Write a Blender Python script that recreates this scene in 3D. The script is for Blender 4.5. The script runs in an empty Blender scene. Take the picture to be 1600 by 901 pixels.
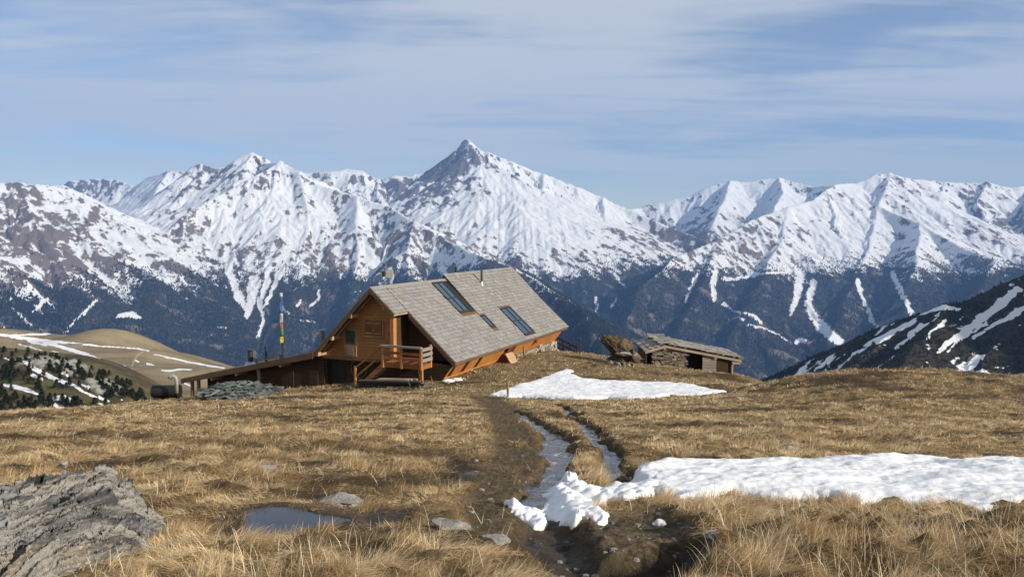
import bpy, bmesh, math, random
import numpy as np
from mathutils import Vector, Matrix

R = math.radians
S = bpy.context.scene
COL = S.collection
PI = math.pi
rng = np.random.default_rng(7)
random.seed(7)

# ------------------------------------------------------------------ camera
FPX = 1232.0                                   # focal length of the photograph in its own pixels (1600 wide)
PITCH = math.atan((450.5 - 362.0) / FPX)
cam_d = bpy.data.cameras.new("camera")
cam_d.sensor_width = 36.0
cam_d.lens = FPX / 1600.0 * 36.0
cam_d.clip_start = 0.1
cam_d.clip_end = 60000.0
cam = bpy.data.objects.new("camera", cam_d)
COL.objects.link(cam)
cam.location = (0, 0, 0)
cam.rotation_euler = (PI / 2 - PITCH, 0, 0)
S.camera = cam

# ------------------------------------------------------------------ light
SUN_AZ = 118.0        # clockwise from +Y (the viewing direction): from the right and a little behind
SUN_EL = 25.0
HAZE_DENSITY = 4.3e-5
sun_dir = Vector((math.sin(R(SUN_AZ)) * math.cos(R(SUN_EL)), math.cos(R(SUN_AZ)) * math.cos(R(SUN_EL)), math.sin(R(SUN_EL))))
sl = bpy.data.lights.new("sun", 'SUN')
sl.energy = 4.6
sl.angle = R(0.5)
sl.color = (1.0, 0.90, 0.76)
so = bpy.data.objects.new("sun", sl)
COL.objects.link(so)
so.rotation_euler = sun_dir.to_track_quat('Z', 'Y').to_euler()

world = bpy.data.worlds.new("World")
S.world = world
world.use_nodes = True
wt = world.node_tree
for n in list(wt.nodes):
    wt.nodes.remove(n)

S.view_settings.view_transform = 'Standard'
S.view_settings.look = 'None'
S.view_settings.gamma = 1.0
S.view_settings.use_curve_mapping = False
S.view_settings.exposure = 0.50
S.render.engine = 'CYCLES'
S.cycles.use_denoising = True
S.cycles.max_bounces = 5
S.cycles.diffuse_bounces = 2
S.cycles.glossy_bounces = 2
S.cycles.transmission_bounces = 3
S.cycles.transparent_max_bounces = 6
S.cycles.caustics_reflective = False
S.cycles.caustics_refractive = False


# ------------------------------------------------------------------ node helper
class NT:
    def __init__(self, tree):
        self.t = tree

    def n(self, typ, ins=None, **attrs):
        nd = self.t.nodes.new(typ)
        for k, v in attrs.items():
            setattr(nd, k, v)
        for k, v in (ins or {}).items():
            sock = nd.inputs[k]
            if isinstance(v, bpy.types.NodeSocket):
                self.t.links.new(v, sock)
            elif isinstance(v, tuple) and len(v) == 3 and sock.type == 'RGBA':
                sock.default_value = (*v, 1)
            else:
                sock.default_value = v
        return nd

    def math(self, op, a, b=0.0, c=0.0, clamp=False):
        return self.n('ShaderNodeMath', {0: a, 1: b, 2: c}, operation=op, use_clamp=clamp).outputs[0]

    def vmath(self, op, a, b=(0, 0, 0)):
        return self.n('ShaderNodeVectorMath', {0: a, 1: b}, operation=op).outputs[0]

    def mix(self, f, a, b, blend='MIX'):
        nd = self.t.nodes.new('ShaderNodeMix')
        nd.data_type = 'RGBA'
        nd.blend_type = blend
        for i, v in ((0, f), (6, a), (7, b)):
            s = nd.inputs[i]
            if isinstance(v, bpy.types.NodeSocket):
                self.t.links.new(v, s)
            elif i == 0:
                s.default_value = v
            else:
                s.default_value = (*v[:3], 1)
        return nd.outputs[2]

    def ramp(self, f, a, b, lo=0.0, hi=1.0, kind='SMOOTHSTEP'):
        nd = self.n('ShaderNodeMapRange', {0: f, 1: a, 2: b, 3: lo, 4: hi}, interpolation_type=kind)
        return nd.outputs[0]

    def noise(self, vec, scale, detail=4.0, rough=0.55, dist=0.0, out=0):
        ins = {'Scale': scale, 'Detail': detail, 'Roughness': rough, 'Distortion': dist}
        if vec is not None:
            ins['Vector'] = vec
        return self.n('ShaderNodeTexNoise', ins).outputs[out]

    def attr(self, name, out=2):
        return self.n('ShaderNodeAttribute', attribute_name=name).outputs[out]

    def mapping(self, vec, scale=(1, 1, 1), rot=(0, 0, 0), loc=(0, 0, 0)):
        return self.n('ShaderNodeMapping', {'Vector': vec, 'Scale': scale, 'Rotation': rot, 'Location': loc}).outputs[0]


def new_mat(name, rough=0.9, spec=0.2):
    m = bpy.data.materials.new(name)
    m.use_nodes = True
    t = m.node_tree
    for n in list(t.nodes):
        t.nodes.remove(n)
    q = NT(t)
    b = q.n('ShaderNodeBsdfPrincipled', {'Roughness': rough, 'Specular IOR Level': spec})
    o = q.n('ShaderNodeOutputMaterial')
    t.links.new(b.outputs[0], o.inputs[0])
    q.b = b
    q.m = m
    q.o = o
    return m, q


def link(q, sock, name):
    q.t.links.new(sock, q.b.inputs[name])


def bump(q, height, strength, dist):
    bn = q.n('ShaderNodeBump', {'Height': height, 'Strength': strength, 'Distance': dist})
    q.t.links.new(bn.outputs[0], q.b.inputs['Normal'])


# ------------------------------------------------------------------ sky: Nishita seen through a thin high veil of cirrus
w = NT(wt)
sky = w.n('ShaderNodeTexSky', sky_type='NISHITA', sun_disc=False, sun_elevation=R(SUN_EL), sun_rotation=R(SUN_AZ),
          altitude=2300.0, air_density=1.0, dust_density=0.6, ozone_density=1.2)
tc = w.n('ShaderNodeTexCoord')
sep = w.n('ShaderNodeSeparateXYZ', {0: tc.outputs['Generated']})
zz = w.math('MAXIMUM', w.math('ADD', sep.outputs[2], 0.06), 0.03)
cxy = w.n('ShaderNodeCombineXYZ', {0: w.math('DIVIDE', sep.outputs[0], zz), 1: w.math('DIVIDE', sep.outputs[1], zz), 2: 0.0}).outputs[0]
c1 = w.noise(w.mapping(cxy, scale=(0.34, 0.62, 1), rot=(0, 0, R(-14)), loc=(3.1, 1.7, 0)), 1.0, 5.0, 0.55, 0.5)
c2 = w.noise(w.mapping(cxy, scale=(0.8, 3.2, 1), rot=(0, 0, R(-9)), loc=(7.7, 2.2, 0)), 1.0, 6.0, 0.6, 0.8)
cl = w.math('ADD', w.math('MULTIPLY', c1, 0.72), w.math('MULTIPLY', c2, 0.28))
cover = w.ramp(cl, 0.36, 0.56, 0.16, 0.92)
cover = w.math('MULTIPLY', cover, w.ramp(sep.outputs[2], 0.0, 0.16, 0.35, 1.0))
veil = w.mix(w.ramp(sep.outputs[2], 0.05, 0.5), (6.1, 6.25, 6.25), (5.45, 5.68, 5.8))
skyc = w.mix(cover, sky.outputs[0], veil)
bg = w.n('ShaderNodeBackground', {'Color': skyc, 'Strength': 0.085})
wo = w.n('ShaderNodeOutputWorld')
wt.links.new(bg.outputs[0], wo.inputs[0])


# ------------------------------------------------------------------ geometry helpers
CP, SP = math.cos(PITCH), math.sin(PITCH)


def at(px, py, Y):
    """A point at depth Y (metres ahead) seen at the photograph's pixel (px, py)."""
    a = (px - 800.0) / FPX
    b = (450.5 - py) / FPX
    dy = CP + b * SP
    dz = -SP + b * CP
    return Vector((a / dy * Y, Y, dz / dy * Y))


def tag(o, label=None, cat=None, group=None, kind=None):
    if label: o['label'] = label
    if cat: o['category'] = cat
    if group: o['group'] = group
    if kind: o['kind'] = kind
    return o


def empty(name, loc, rz=0.0):
    o = bpy.data.objects.new(name, None)
    o.location = loc
    o.rotation_euler = (0, 0, rz)
    o.empty_display_size = 0.2
    COL.objects.link(o)
    return o


def link_mesh(name, me, mat=None, parent=None, smooth=False):
    if mat is not None:
        me.materials.append(mat)
    if smooth:
        me.polygons.foreach_set('use_smooth', np.ones(len(me.polygons), dtype=bool))
    o = bpy.data.objects.new(name, me)
    COL.objects.link(o)
    if parent is not None:
        o.parent = parent
    return o


def np_mesh(name, co, faces_flat, counts):
    """co (n,3), faces as a flat vertex index list with per-face vertex counts."""
    me = bpy.data.meshes.new(name)
    co = np.ascontiguousarray(co, dtype=np.float32)
    counts = np.asarray(counts, dtype=np.int32)
    me.vertices.add(len(co))
    me.vertices.foreach_set('co', co.ravel())
    me.loops.add(len(faces_flat))
    me.loops.foreach_set('vertex_index', np.asarray(faces_flat, dtype=np.int32))
    me.polygons.add(len(counts))
    st = np.zeros(len(counts), dtype=np.int32)
    st[1:] = np.cumsum(counts)[:-1]
    me.polygons.foreach_set('loop_start', st)
    me.update(calc_edges=True)
    return me


def grid_mesh(name, X, Y, Z, keep=None):
    n, m = X.shape
    co = np.stack([X, Y, Z], -1).reshape(-1, 3)
    idx = np.arange(n * m).reshape(n, m)
    q = np.stack([idx[:-1, :-1], idx[:-1, 1:], idx[1:, 1:], idx[1:, :-1]], -1).reshape(-1, 4)
    if keep is not None:
        k = (keep[:-1, :-1] & keep[:-1, 1:] & keep[1:, 1:] & keep[1:, :-1]).reshape(-1)
        q = q[k]
    return np_mesh(name, co, q.ravel(), np.full(len(q), 4))


def set_attr(me, name, arr):
    a = me.attributes.new(name, 'FLOAT', 'POINT')
    a.data.foreach_set('value', np.ascontiguousarray(arr, dtype=np.float32).ravel())


def set_col(me, name, arr, domain='POINT'):
    a = me.attributes.new(name, 'FLOAT_COLOR', domain)
    arr = np.asarray(arr, dtype=np.float32)
    if arr.shape[-1] == 3:
        arr = np.concatenate([arr, np.ones((*arr.shape[:-1], 1), np.float32)], -1)
    a.data.foreach_set('color', np.ascontiguousarray(arr).ravel())


# ------------------------------------------------------------------ numpy noise
def _hash(ix, iy, seed):
    h = (ix.astype(np.int64) * 374761393 + iy.astype(np.int64) * 668265263 + seed * 1442695041) & 0xFFFFFFFF
    h = ((h ^ (h >> 13)) * 1274126177) & 0xFFFFFFFF
    h = ((h ^ (h >> 16)) * 2246822519) & 0xFFFFFFFF
    return (h ^ (h >> 15)) & 0xFFFFFFFF


def hash01(ix, iy, seed=0):
    return _hash(ix, iy, seed) / 4294967296.0


def perlin(x, y, seed=0):
    ix = np.floor(x); iy = np.floor(y)
    fx = x - ix; fy = y - iy
    u = fx * fx * fx * (fx * (fx * 6 - 15) + 10)
    v = fy * fy * fy * (fy * (fy * 6 - 15) + 10)

    def g(dx, dy):
        a = hash01(ix + dx, iy + dy, seed) * 2 * PI
        return np.cos(a) * (fx - dx) + np.sin(a) * (fy - dy)
    a = g(0, 0); b = g(1, 0); c = g(0, 1); d = g(1, 1)
    return (a + u * (b - a) + v * (c - a + u * (a - b - c + d))) * 1.5


def fbm(x, y, oct=4, seed=0, gain=0.5, lac=2.03):
    s = np.zeros_like(x); a = 1.0; t = 0.0
    for o in range(oct):
        s += a * perlin(x, y, seed + o * 17)
        t += a
        a *= gain
        x = x * lac + 11.3; y = y * lac - 7.1
    return s / t


def ridged(x, y, oct=4, seed=0):
    s = np.zeros_like(x); a = 1.0; t = 0.0
    for o in range(oct):
        s += a * (1 - np.abs(perlin(x, y, seed + o * 13)) * 1.4)
        t += a; a *= 0.5
        x = x * 2.07 + 3.3; y = y * 2.07 + 5.1
    return s / t


def worley(x, y, seed=0):
    """distance to the nearest feature point, and a random id of it."""
    ix = np.floor(x); iy = np.floor(y)
    best = np.full(x.shape, 9.0); idv = np.zeros_like(x)
    for dx in (-1, 0, 1):
        for dy in (-1, 0, 1):
            cx = ix + dx; cy = iy + dy
            px = cx + hash01(cx, cy, seed); py = cy + hash01(cx, cy, seed + 1)
            d = np.hypot(px - x, py - y)
            m = d < best
            best = np.where(m, d, best)
            idv = np.where(m, hash01(cx, cy, seed + 2), idv)
    return best, idv


def sstep(a, b, x):
    t = np.clip((x - a) / (b - a), 0, 1)
    return t * t * (3 - 2 * t)


def poly_dist(px, py, pts):
    """distance from points to a polyline and the parameter (segment index + t) of the nearest point."""
    best = np.full(px.shape, 1e9); par = np.zeros_like(best)
    for i in range(len(pts) - 1):
        ax, ay = pts[i][:2]; bx, by = pts[i + 1][:2]
        dx, dy = bx - ax, by - ay
        t = np.clip(((px - ax) * dx + (py - ay) * dy) / (dx * dx + dy * dy + 1e-9), 0, 1)
        d = np.hypot(px - ax - t * dx, py - ay - t * dy)
        m = d < best
        best = np.where(m, d, best); par = np.where(m, i + t, par)
    return best, par


def in_poly(px, py, pts):
    c = np.zeros(px.shape, dtype=bool)
    n = len(pts)
    for i in range(n):
        x1, y1 = pts[i]; x2, y2 = pts[(i + 1) % n]
        if y1 == y2:
            continue
        c ^= ((y1 > py) != (y2 > py)) & (px < (x2 - x1) * (py - y1) / (y2 - y1) + x1)
    return c


def erosion(x, y, dx, dy, seed):
    ix = np.floor(x); iy = np.floor(y)
    fx = x - ix; fy = y - iy
    va = np.zeros_like(x); gx = np.zeros_like(x); gy = np.zeros_like(x); wt_ = np.zeros_like(x)
    for i in (-1, 0, 1):
        for j in (-1, 0, 1):
            hx = hash01(ix - i, iy - j, seed) * 0.5; hy = hash01(ix - i, iy - j, seed + 5) * 0.5
            ppx = fx + i - hx; ppy = fy + j - hy
            wg = np.exp(-(ppx * ppx + ppy * ppy) * 2.0)
            ph = (ppx * dx + ppy * dy) * 2 * PI
            va += np.cos(ph) * wg
            s = -np.sin(ph) * wg
            gx += s * dx; gy += s * dy
            wt_ += wg
    return va / wt_, gx / wt_, gy / wt_
# ================================================================== mountains: one eroded height field over ridge skeletons
def ridge(pts, s0=0.85, s=0.42, L=500.0, asym=0.30):
    return ([at(*p) for p in pts], s0, s, L, asym)


def skeleton(PX, PY, ridges, floor, k=50.0):
    H = np.full(PX.shape, floor, dtype=np.float64)
    Dr = np.full(PX.shape, 1e9)
    for pts, s0, s, L, asym in ridges:
        h = np.full(PX.shape, -1e9); dm = np.full(PX.shape, 1e9)
        for a, b in zip(pts[:-1], pts[1:]):
            dx, dy = b.x - a.x, b.y - a.y
            t = np.clip(((PX - a.x) * dx + (PY - a.y) * dy) / (dx * dx + dy * dy + 1e-6), 0, 1)
            ox = PX - a.x - t * dx
            d = np.hypot(ox, PY - a.y - t * dy)
            dd = d
            d = d * (1 + asym * np.clip(-ox / (d + 1e-6), -0.35, 1))        # the sides away from the sun are the steeper ones
            hh = a.z + t * (b.z - a.z) - (s * d + (s0 - s) * L * (1 - np.exp(-d / L)))
            m = hh > h
            h = np.where(m, hh, h); dm = np.where(m, dd, dm)
        m = h > H
        Dr = np.where(m, dm, Dr)
        mx = np.maximum(H, h)
        bl = np.maximum(k - np.abs(H - h), 0) / k
        H = mx + bl * bl * k * 0.25
    return H, Dr


FAR = [
    # left massif
    ridge([(-420, 250, 5600), (-200, 268, 6300), (0, 285, 6800), (60, 287, 7000), (100, 290, 7200), (160, 322, 7500), (210, 350, 7700), (240, 366, 7900)], .7, .40),
    ridge([(30, 285, 6900), (50, 340, 6300), (95, 400, 5800), (110, 450, 5300), (100, 520, 4600)], .6, .42),
    ridge([(-120, 275, 6500), (-60, 350, 5700), (-20, 420, 5000), (10, 480, 4500)], .6, .42),
    ridge([(100, 290, 7200), (140, 345, 6700), (150, 395, 6300)], .6, .5),
    # far left range
    ridge([(60, 300, 13500), (100, 289, 13500), (112, 281, 13500), (150, 278, 13500), (186, 280, 13400), (210, 291, 13200), (230, 276, 12800), (262, 267, 12600), (290, 267, 12600), (320, 285, 12500)], 1.0, .45),
    ridge([(262, 267, 12600), (240, 310, 11600), (230, 345, 10600)], .8, .4),
    # central left massif: summits
    ridge([(235, 330, 10300), (262, 298, 10100), (285, 276, 9900), (305, 258, 9700), (315, 254, 9700), (330, 262, 9650), (352, 258, 9650), (375, 243, 9600), (392, 236, 9600),
           (412, 255, 9400), (435, 252, 8900), (447, 257, 8850), (470, 268, 8700), (500, 288, 8500), (560, 306, 8200), (610, 322, 7900), (650, 346, 7400), (700, 376, 6900),
           (740, 396, 6200), (770, 406, 5600), (804, 418, 5000), (840, 440, 4600), (872, 463, 4300), (904, 482, 4000), (922, 506, 3700), (938, 536, 3400), (950, 590, 3000)], .85, .44),
    # its dark front edge on the left, down to the valley
    ridge([(435, 252, 8900), (400, 272, 8500), (340, 305, 8000), (290, 335, 7500), (235, 388, 7000), (180, 432, 6500), (120, 468, 6000), (60, 502, 5500), (20, 525, 5100), (-60, 580, 4500)], .75, .5),
    # ribs of its face
    ridge([(380, 285, 8350), (345, 340, 7700), (300, 395, 7000), (270, 445, 6300), (240, 500, 5600), (200, 570, 4900)], .6, .5),
    ridge([(435, 252, 8900), (425, 300, 8250), (405, 355, 7500), (365, 405, 6900), (345, 460, 6200), (330, 520, 5500), (310, 580, 4800)], .6, .5),
    ridge([(470, 268, 8700), (480, 330, 7900), (478, 385, 7200), (462, 430, 6600), (450, 490, 5800), (440, 560, 5000)], .6, .5),
    ridge([(560, 306, 8200), (555, 355, 7500), (560, 405, 6900), (548, 450, 6300), (540, 510, 5500), (530, 580, 4800)], .6, .5),
    ridge([(650, 346, 7400), (640, 390, 6800), (640, 430, 6300), (650, 480, 5600), (640, 560, 4800)], .6, .5),
    ridge([(740, 396, 6200), (730, 440, 5600), (720, 500, 4900), (715, 570, 4200)], .6, .5),
    # main peak
    ridge([(440, 280, 10800), (465, 268, 11000), (500, 268, 11000), (540, 264, 11000), (565, 266, 11000), (575, 273, 11000), (590, 280, 11000), (620, 273, 11000), (640, 275, 11000),
           (665, 268, 11000), (690, 250, 11000), (712, 232, 11000), (725, 220, 11000), (731, 217, 11000), (737, 220, 11000), (748, 233, 10850), (765, 238, 10750), (800, 252, 10700), (860, 276, 10600),
           (900, 290, 10500), (940, 308, 10400), (985, 327, 10200), (1030, 346, 9900), (1070, 363, 9600), (1110, 379, 9200), (1140, 396, 8700)], 1.0, .45, 450),
    ridge([(765, 238, 10750), (761, 270, 10300), (750, 302, 9800), (742, 342, 9200), (732, 382, 8600), (722, 415, 8000), (716, 450, 7400)], .95, .5, asym=.75),
    ridge([(690, 250, 11000), (655, 305, 10300), (625, 335, 9800)], .9, .5),
    ridge([(590, 280, 11000), (590, 305, 10400), (600, 325, 9900)], .9, .5),
    ridge([(850, 272, 10600), (845, 320, 9700), (845, 365, 8900), (858, 410, 8100), (872, 450, 7400), (890, 500, 6700), (900, 560, 6000)], .6, .45),
    ridge([(940, 308, 10400), (948, 350, 9500), (955, 400, 8700), (968, 435, 8000), (985, 485, 7200), (990, 550, 6400)], .6, .45),
    # back range
    ridge([(960, 335, 12600), (985, 326, 12800), (1000, 324, 13000), (1030, 315, 13000), (1080, 305, 13000), (1095, 296, 13000), (1110, 290, 13000), (1140, 282, 13000), (1165, 283, 13000), (1190, 280, 13000), (1215, 277, 13000),
           (1240, 284, 12900), (1270, 290, 12700), (1310, 287, 12300), (1345, 284, 11500)], .9, .45),
    ridge([(1140, 282, 13000), (1128, 318, 12000), (1112, 352, 11200)], .8, .45),
    ridge([(1215, 277, 13000), (1226, 300, 12200), (1208, 328, 11400)], .9, .5),
    # right massif
    ridge([(1330, 292, 9900), (1345, 283, 9800), (1365, 272, 9800), (1390, 270, 9800), (1420, 278, 9900), (1450, 281, 9950), (1480, 283, 10000), (1510, 286, 10000), (1540, 284, 10000), (1580, 292, 10000), (1700, 282, 10000), (1900, 300, 10000)], .9, .45),
    ridge([(1365, 272, 9800), (1340, 285, 9700), (1308, 287, 9500), (1290, 296, 9300), (1267, 312, 9000), (1232, 324, 8700), (1174, 343, 8300), (1119, 374, 7900), (1057, 401, 7400), (1034, 421, 7000), (1000, 452, 6500), (980, 505, 5900), (965, 560, 5300)], .75, .45),
    ridge([(1390, 270, 9800), (1382, 300, 9300), (1376, 322, 9000), (1437, 348, 8300), (1492, 379, 7700), (1554, 406, 7200), (1610, 420, 6900), (1700, 445, 6400), (1900, 520, 5600)], .8, .47),
    ridge([(1540, 284, 10000), (1528, 320, 9400), (1548, 352, 8900)], 1.0, .55),
    ridge([(1620, 288, 10000), (1600, 330, 9200), (1610, 370, 8600)], 1.0, .55),
    ridge([(1480, 283, 10000), (1462, 315, 9500), (1478, 345, 9000)], 1.0, .55),
    ridge([(1290, 296, 9300), (1300, 330, 8800), (1310, 362, 8300)], 1.0, .55),
    ridge([(1232, 324, 8700), (1222, 372, 8000), (1200, 412, 7400), (1180, 455, 6700), (1150, 505, 6000), (1120, 575, 5200)], .6, .47),
    ridge([(1376, 322, 9000), (1362, 372, 8200), (1338, 420, 7500), (1322, 470, 6700), (1300, 525, 5900), (1280, 590, 5100)], .7, .5),
    ridge([(1437, 348, 8300), (1432, 402, 7400), (1420, 455, 6600), (1400, 520, 5700), (1380, 590, 5000)], .6, .5),
    ridge([(1554, 406, 7200), (1530, 460, 6300), (1500, 530, 5400)], .6, .5),
    ridge([(1119, 374, 7900), (1110, 420, 7200), (1085, 465, 6500), (1060, 520, 5700)], .6, .5),
]
VALLEY = -1150.0


def sheet(ridges, u0, u1, nu, y0, y1, ny, floor, eros, warp=45.0, k=50.0, ypow=1.0, seed=0):
    u = np.linspace(u0, u1, nu)
    yy = y0 + (y1 - y0) * np.linspace(0, 1, ny) ** ypow
    U, Y = np.meshgrid(u, yy)
    X = U * Y
    # coarse skeleton, then bilinear to the full grid
    us = u[::2] if nu % 2 else np.append(u[::2], u[-1])
    ys = yy[::2] if ny % 2 else np.append(yy[::2], yy[-1])
    Us, Ys = np.meshgrid(us, ys); Xs = Us * Ys
    wl = warp * 14
    Xw = Xs + warp * fbm(Xs / wl, Ys / wl, 3, seed + 3)
    Yw = Ys + warp * 1.6 * fbm(Xs / wl, Ys / wl, 3, seed + 9)
    Hs, Ds = skeleton(Xw, Yw, ridges, floor, k)

    def up(A):
        ix = np.interp(u, us, np.arange(len(us))); iy = np.interp(yy, ys, np.arange(len(ys)))
        x0 = np.clip(ix.astype(int), 0, len(us) - 2); fx = ix - x0
        q0 = np.clip(iy.astype(int), 0, len(ys) - 2); fy = (iy - q0)[:, None]
        B = A[:, x0] * (1 - fx) + A[:, x0 + 1] * fx
        return B[q0] * (1 - fy) + B[q0 + 1] * fy
    H = up(Hs); D = up(Ds)

    def grad(Z):
        du = np.gradient(Z, u, axis=1); dy = np.gradient(Z, yy, axis=0)
        zx = du / Y
        return zx, dy - zx * U
    gx, gy = grad(H)
    sl0 = np.hypot(gx, gy)
    fade = sstep(20, 160, D) * sstep(0.08, 0.3, sl0)
    hx = np.zeros_like(H); hy = np.zeros_like(H); dH = np.zeros_like(H)
    a, lam = eros
    nsl = sl0 + 1e-4
    e0 = None
    for o in range(5):
        dx = -(gy / nsl) * 1.15 - hy * 0.9
        dy = (gx / nsl) * 1.15 + hx * 0.9
        e, ex, ey = erosion(X / lam, Y / lam, dx, dy, seed + 31 + o * 7)
        var = .30 + 1.1 * sstep(-.25, .45, fbm(X / (lam * 3 + 600), Y / (lam * 3 + 600), 2, seed + 71 + o))
        am = fade * var if o < 2 else fade * 0.8 + 0.2
        dH += a * e * am
        hx += ex * 0.55 * (0.7 ** o); hy += ey * 0.55 * (0.7 ** o)
        if o == 1:
            e0 = dH.copy()
        a *= 0.52; lam *= 0.5
    return dict(X=X, Y=Y, H=H, D=D, Z=H + dH, dH=dH, e0=e0, grad=grad, gx=gx, gy=gy, U=U)


def to_px(X, Y, Z):
    dep = Y * CP - Z * SP
    return 800 + FPX * X / dep, 450.5 - FPX * (Y * SP + Z * CP) / dep


def strip_mask(PX, PY, strips, soft=0.5):
    """soft mask 0..1 of patches along polylines: (points (x, y, halfwidth))."""
    m = np.zeros_like(PX)
    for pts in strips:
        x0 = min(p[0] for p in pts) - 40; x1 = max(p[0] for p in pts) + 40
        y0 = min(p[1] for p in pts) - 40; y1 = max(p[1] for p in pts) + 40
        sel = (PX > x0) & (PX < x1) & (PY > y0) & (PY < y1)
        if not sel.any():
            continue
        d, par = poly_dist(PX[sel], PY[sel], pts)
        wd = np.interp(par, np.arange(len(pts)), [p[2] for p in pts])
        v = 1 - sstep(wd * (1 - soft), wd * (1 + soft), d)
        m[sel] = np.maximum(m[sel], v)
    return m


T = sheet(FAR, -0.80, 0.80, 1240, 2300, 14200, 640, VALLEY, (30.0, 560.0), ypow=1.15, seed=2)
X, Y, Z = T['X'], T['Y'], T['Z']
Z = Z + 7.0 * fbm(X / 60, Y / 60, 3, 77) + 30.0 * sstep(30, 250, T['D']) * (ridged(X / 420, Y / 420, 4, 78) - 0.6)
PX, PY = to_px(X, Y, Z)
zx, zy = T['grad'](Z)
slope = np.hypot(zx, zy)
facing = (-zx * 0.85 - zy * -0.3)                 # which way the slope looks (sun side melts first)
nl = slope + 1e-3
ax_ = X + 0.0; ay_ = Y
blotch = fbm((X + Y * 0.35) / 330, Y / 520, 4, 5)
fine = fbm((X + Y * 0.3) / 85, Y / 130, 4, 15)
# rock and dead grass come out where it is steep, convex and low; gullies keep their snow
bare = 0.62 * (slope - 0.62) + T['dH'] / 110.0 + 0.66 * blotch + 1.0 * fine - 0.19
bare += 0.42 * sstep(250, -420, Z)
# brown slopes of the left massif, and rocky dark shoulders
def blob(cx, cy, rx, ry, amp):
    return amp * np.exp(-(((PX - cx) / rx) ** 2 + ((PY - cy) / ry) ** 2))
bare += blob(60, 330, 120, 90, .46) + blob(80, 400, 90, 60, .2) + blob(290, 350, 50, 40, .35) + blob(500, 340, 50, 60, .12)
bare += blob(705, 262, 45, 42, .85) + blob(640, 300, 60, 30, .35) + blob(310, 270, 30, 25, .5) + blob(400, 275, 50, 22, .45) + blob(1190, 350, 70, 22, .4) + blob(1110, 375, 60, 20, .3) + blob(1010, 360, 90, 25, .25)
bare += blob(670, 360, 40, 18, .3) + blob(640, 310, 60, 40, .15) + blob(1560, 340, 90, 50, .2)
bare -= blob(860, 330, 90, 60, .3) + blob(1180, 320, 70, 35, .35) + blob(1290, 400, 70, 45, .35) + blob(600, 390, 70, 50, .12) + blob(1480, 380, 70, 40, .2) + blob(230, 330, 40, 60, .35) + blob(420, 300, 60, 60, .1)
snow = 0.50 - 1.18 * bare
# tree line
tl = -330 + 120 * fbm(X / 900, Y / 900, 3, 41) - 150 * T['e0'] / 60.0 * -1.0
forest = sstep(90, -110, Z - tl)
snow = snow - 1.25 * sstep(60, -260, Z - tl)
PATHS = [
    [(420, 405, 6), (418, 440, 6), (405, 475, 4), (412, 500, 3), (403, 525, 3)],
    [(355, 400, 9), (360, 430, 8), (372, 462, 8), (384, 485, 5)],
    [(398, 440, 12), (392, 470, 10), (386, 492, 6)],
    [(440, 420, 6), (425, 455, 4), (412, 480, 3)],
    [(1250, 430, 9), (1246, 460, 7), (1236, 490, 4)],
    [(1272, 440, 6), (1262, 475, 7), (1275, 500, 10), (1295, 522, 10), (1312, 534, 8)],
    [(1118, 425, 6), (1114, 448, 5), (1116, 468, 5)],
    [(1128, 436, 3), (1150, 436, 3), (1190, 428, 2), (1230, 425, 2)],
    [(1088, 430, 4), (1080, 450, 3), (1070, 475, 2)],
    [(1130, 474, 2.5), (1150, 488, 2.5), (1175, 492, 3), (1190, 505, 3)],
    [(1170, 508, 2), (1200, 515, 2), (1225, 528, 2.5), (1235, 534, 2)],
    [(1245, 535, 5), (1258, 532, 4)], [(1150, 496, 2.5), (1162, 500, 2)],
    [(930, 465, 3), (934, 478, 3), (932, 486, 2)], [(962, 468, 2), (955, 480, 2)],
    [(185, 494, 4), (205, 492, 5), (218, 496, 3)],
    [(1340, 440, 5), (1350, 470, 4), (1362, 500, 4), (1372, 510, 3)], [(1395, 430, 6), (1410, 460, 5), (1425, 490, 4)],
    [(500, 455, 2), (494, 470, 3), (486, 480, 2)], [(440, 480, 3), (450, 492, 2)], [(470, 500, 2), (490, 502, 2)], [(464, 478, 3), (470, 470, 2)],
    [(690, 420, 8), (700, 440, 6)], [(610, 425, 6), (612, 445, 3)],
    [(340, 512, 2), (352, 513, 2)], [(150, 470, 3), (120, 500, 2), (100, 520, 2)], [(40, 440, 4), (70, 470, 4), (50, 490, 2)], [(20, 480, 2), (50, 510, 2)],
]
wobx = 4 * fbm(X / 90, Y / 90, 2, 91); woby = 4 * fbm(X / 90, Y / 90, 2, 92)
pm = strip_mask(PX + wobx, PY + woby, [[(a_, b_, c_ * .8) for a_, b_, c_ in p_] for p_ in PATHS], 0.55)
snow = np.maximum(snow, pm * 0.95 - 0.30 + 0.35 * fine)
forest = forest * (1 - np.clip(pm * 1.6, 0, 1))
forest *= 1 - 0.85 * sstep(0.0, 0.35, fbm(X / 170, Y / 170, 3, 53) - 0.12)
forest = np.clip(forest, 0, 1)
brown = sstep(-0.25, 0.25, fbm(X / 700, Y / 700, 3, 61) + 0.5 * sstep(500, -300, Z) - 0.1 + blob(60, 350, 140, 100, .5) - blob(700, 280, 90, 80, .6))

rocky = sstep(-0.3, 0.2, -snow) * (1 - sstep(0, 1, forest))
Z = Z + rocky * 9.0 * ridged(X / 70, Y / 70, 3, 23)
me = grid_mesh("mountains", X, Y, Z)
set_attr(me, "snow", snow); set_attr(me, "forest", forest); set_attr(me, "brown", brown)

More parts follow.
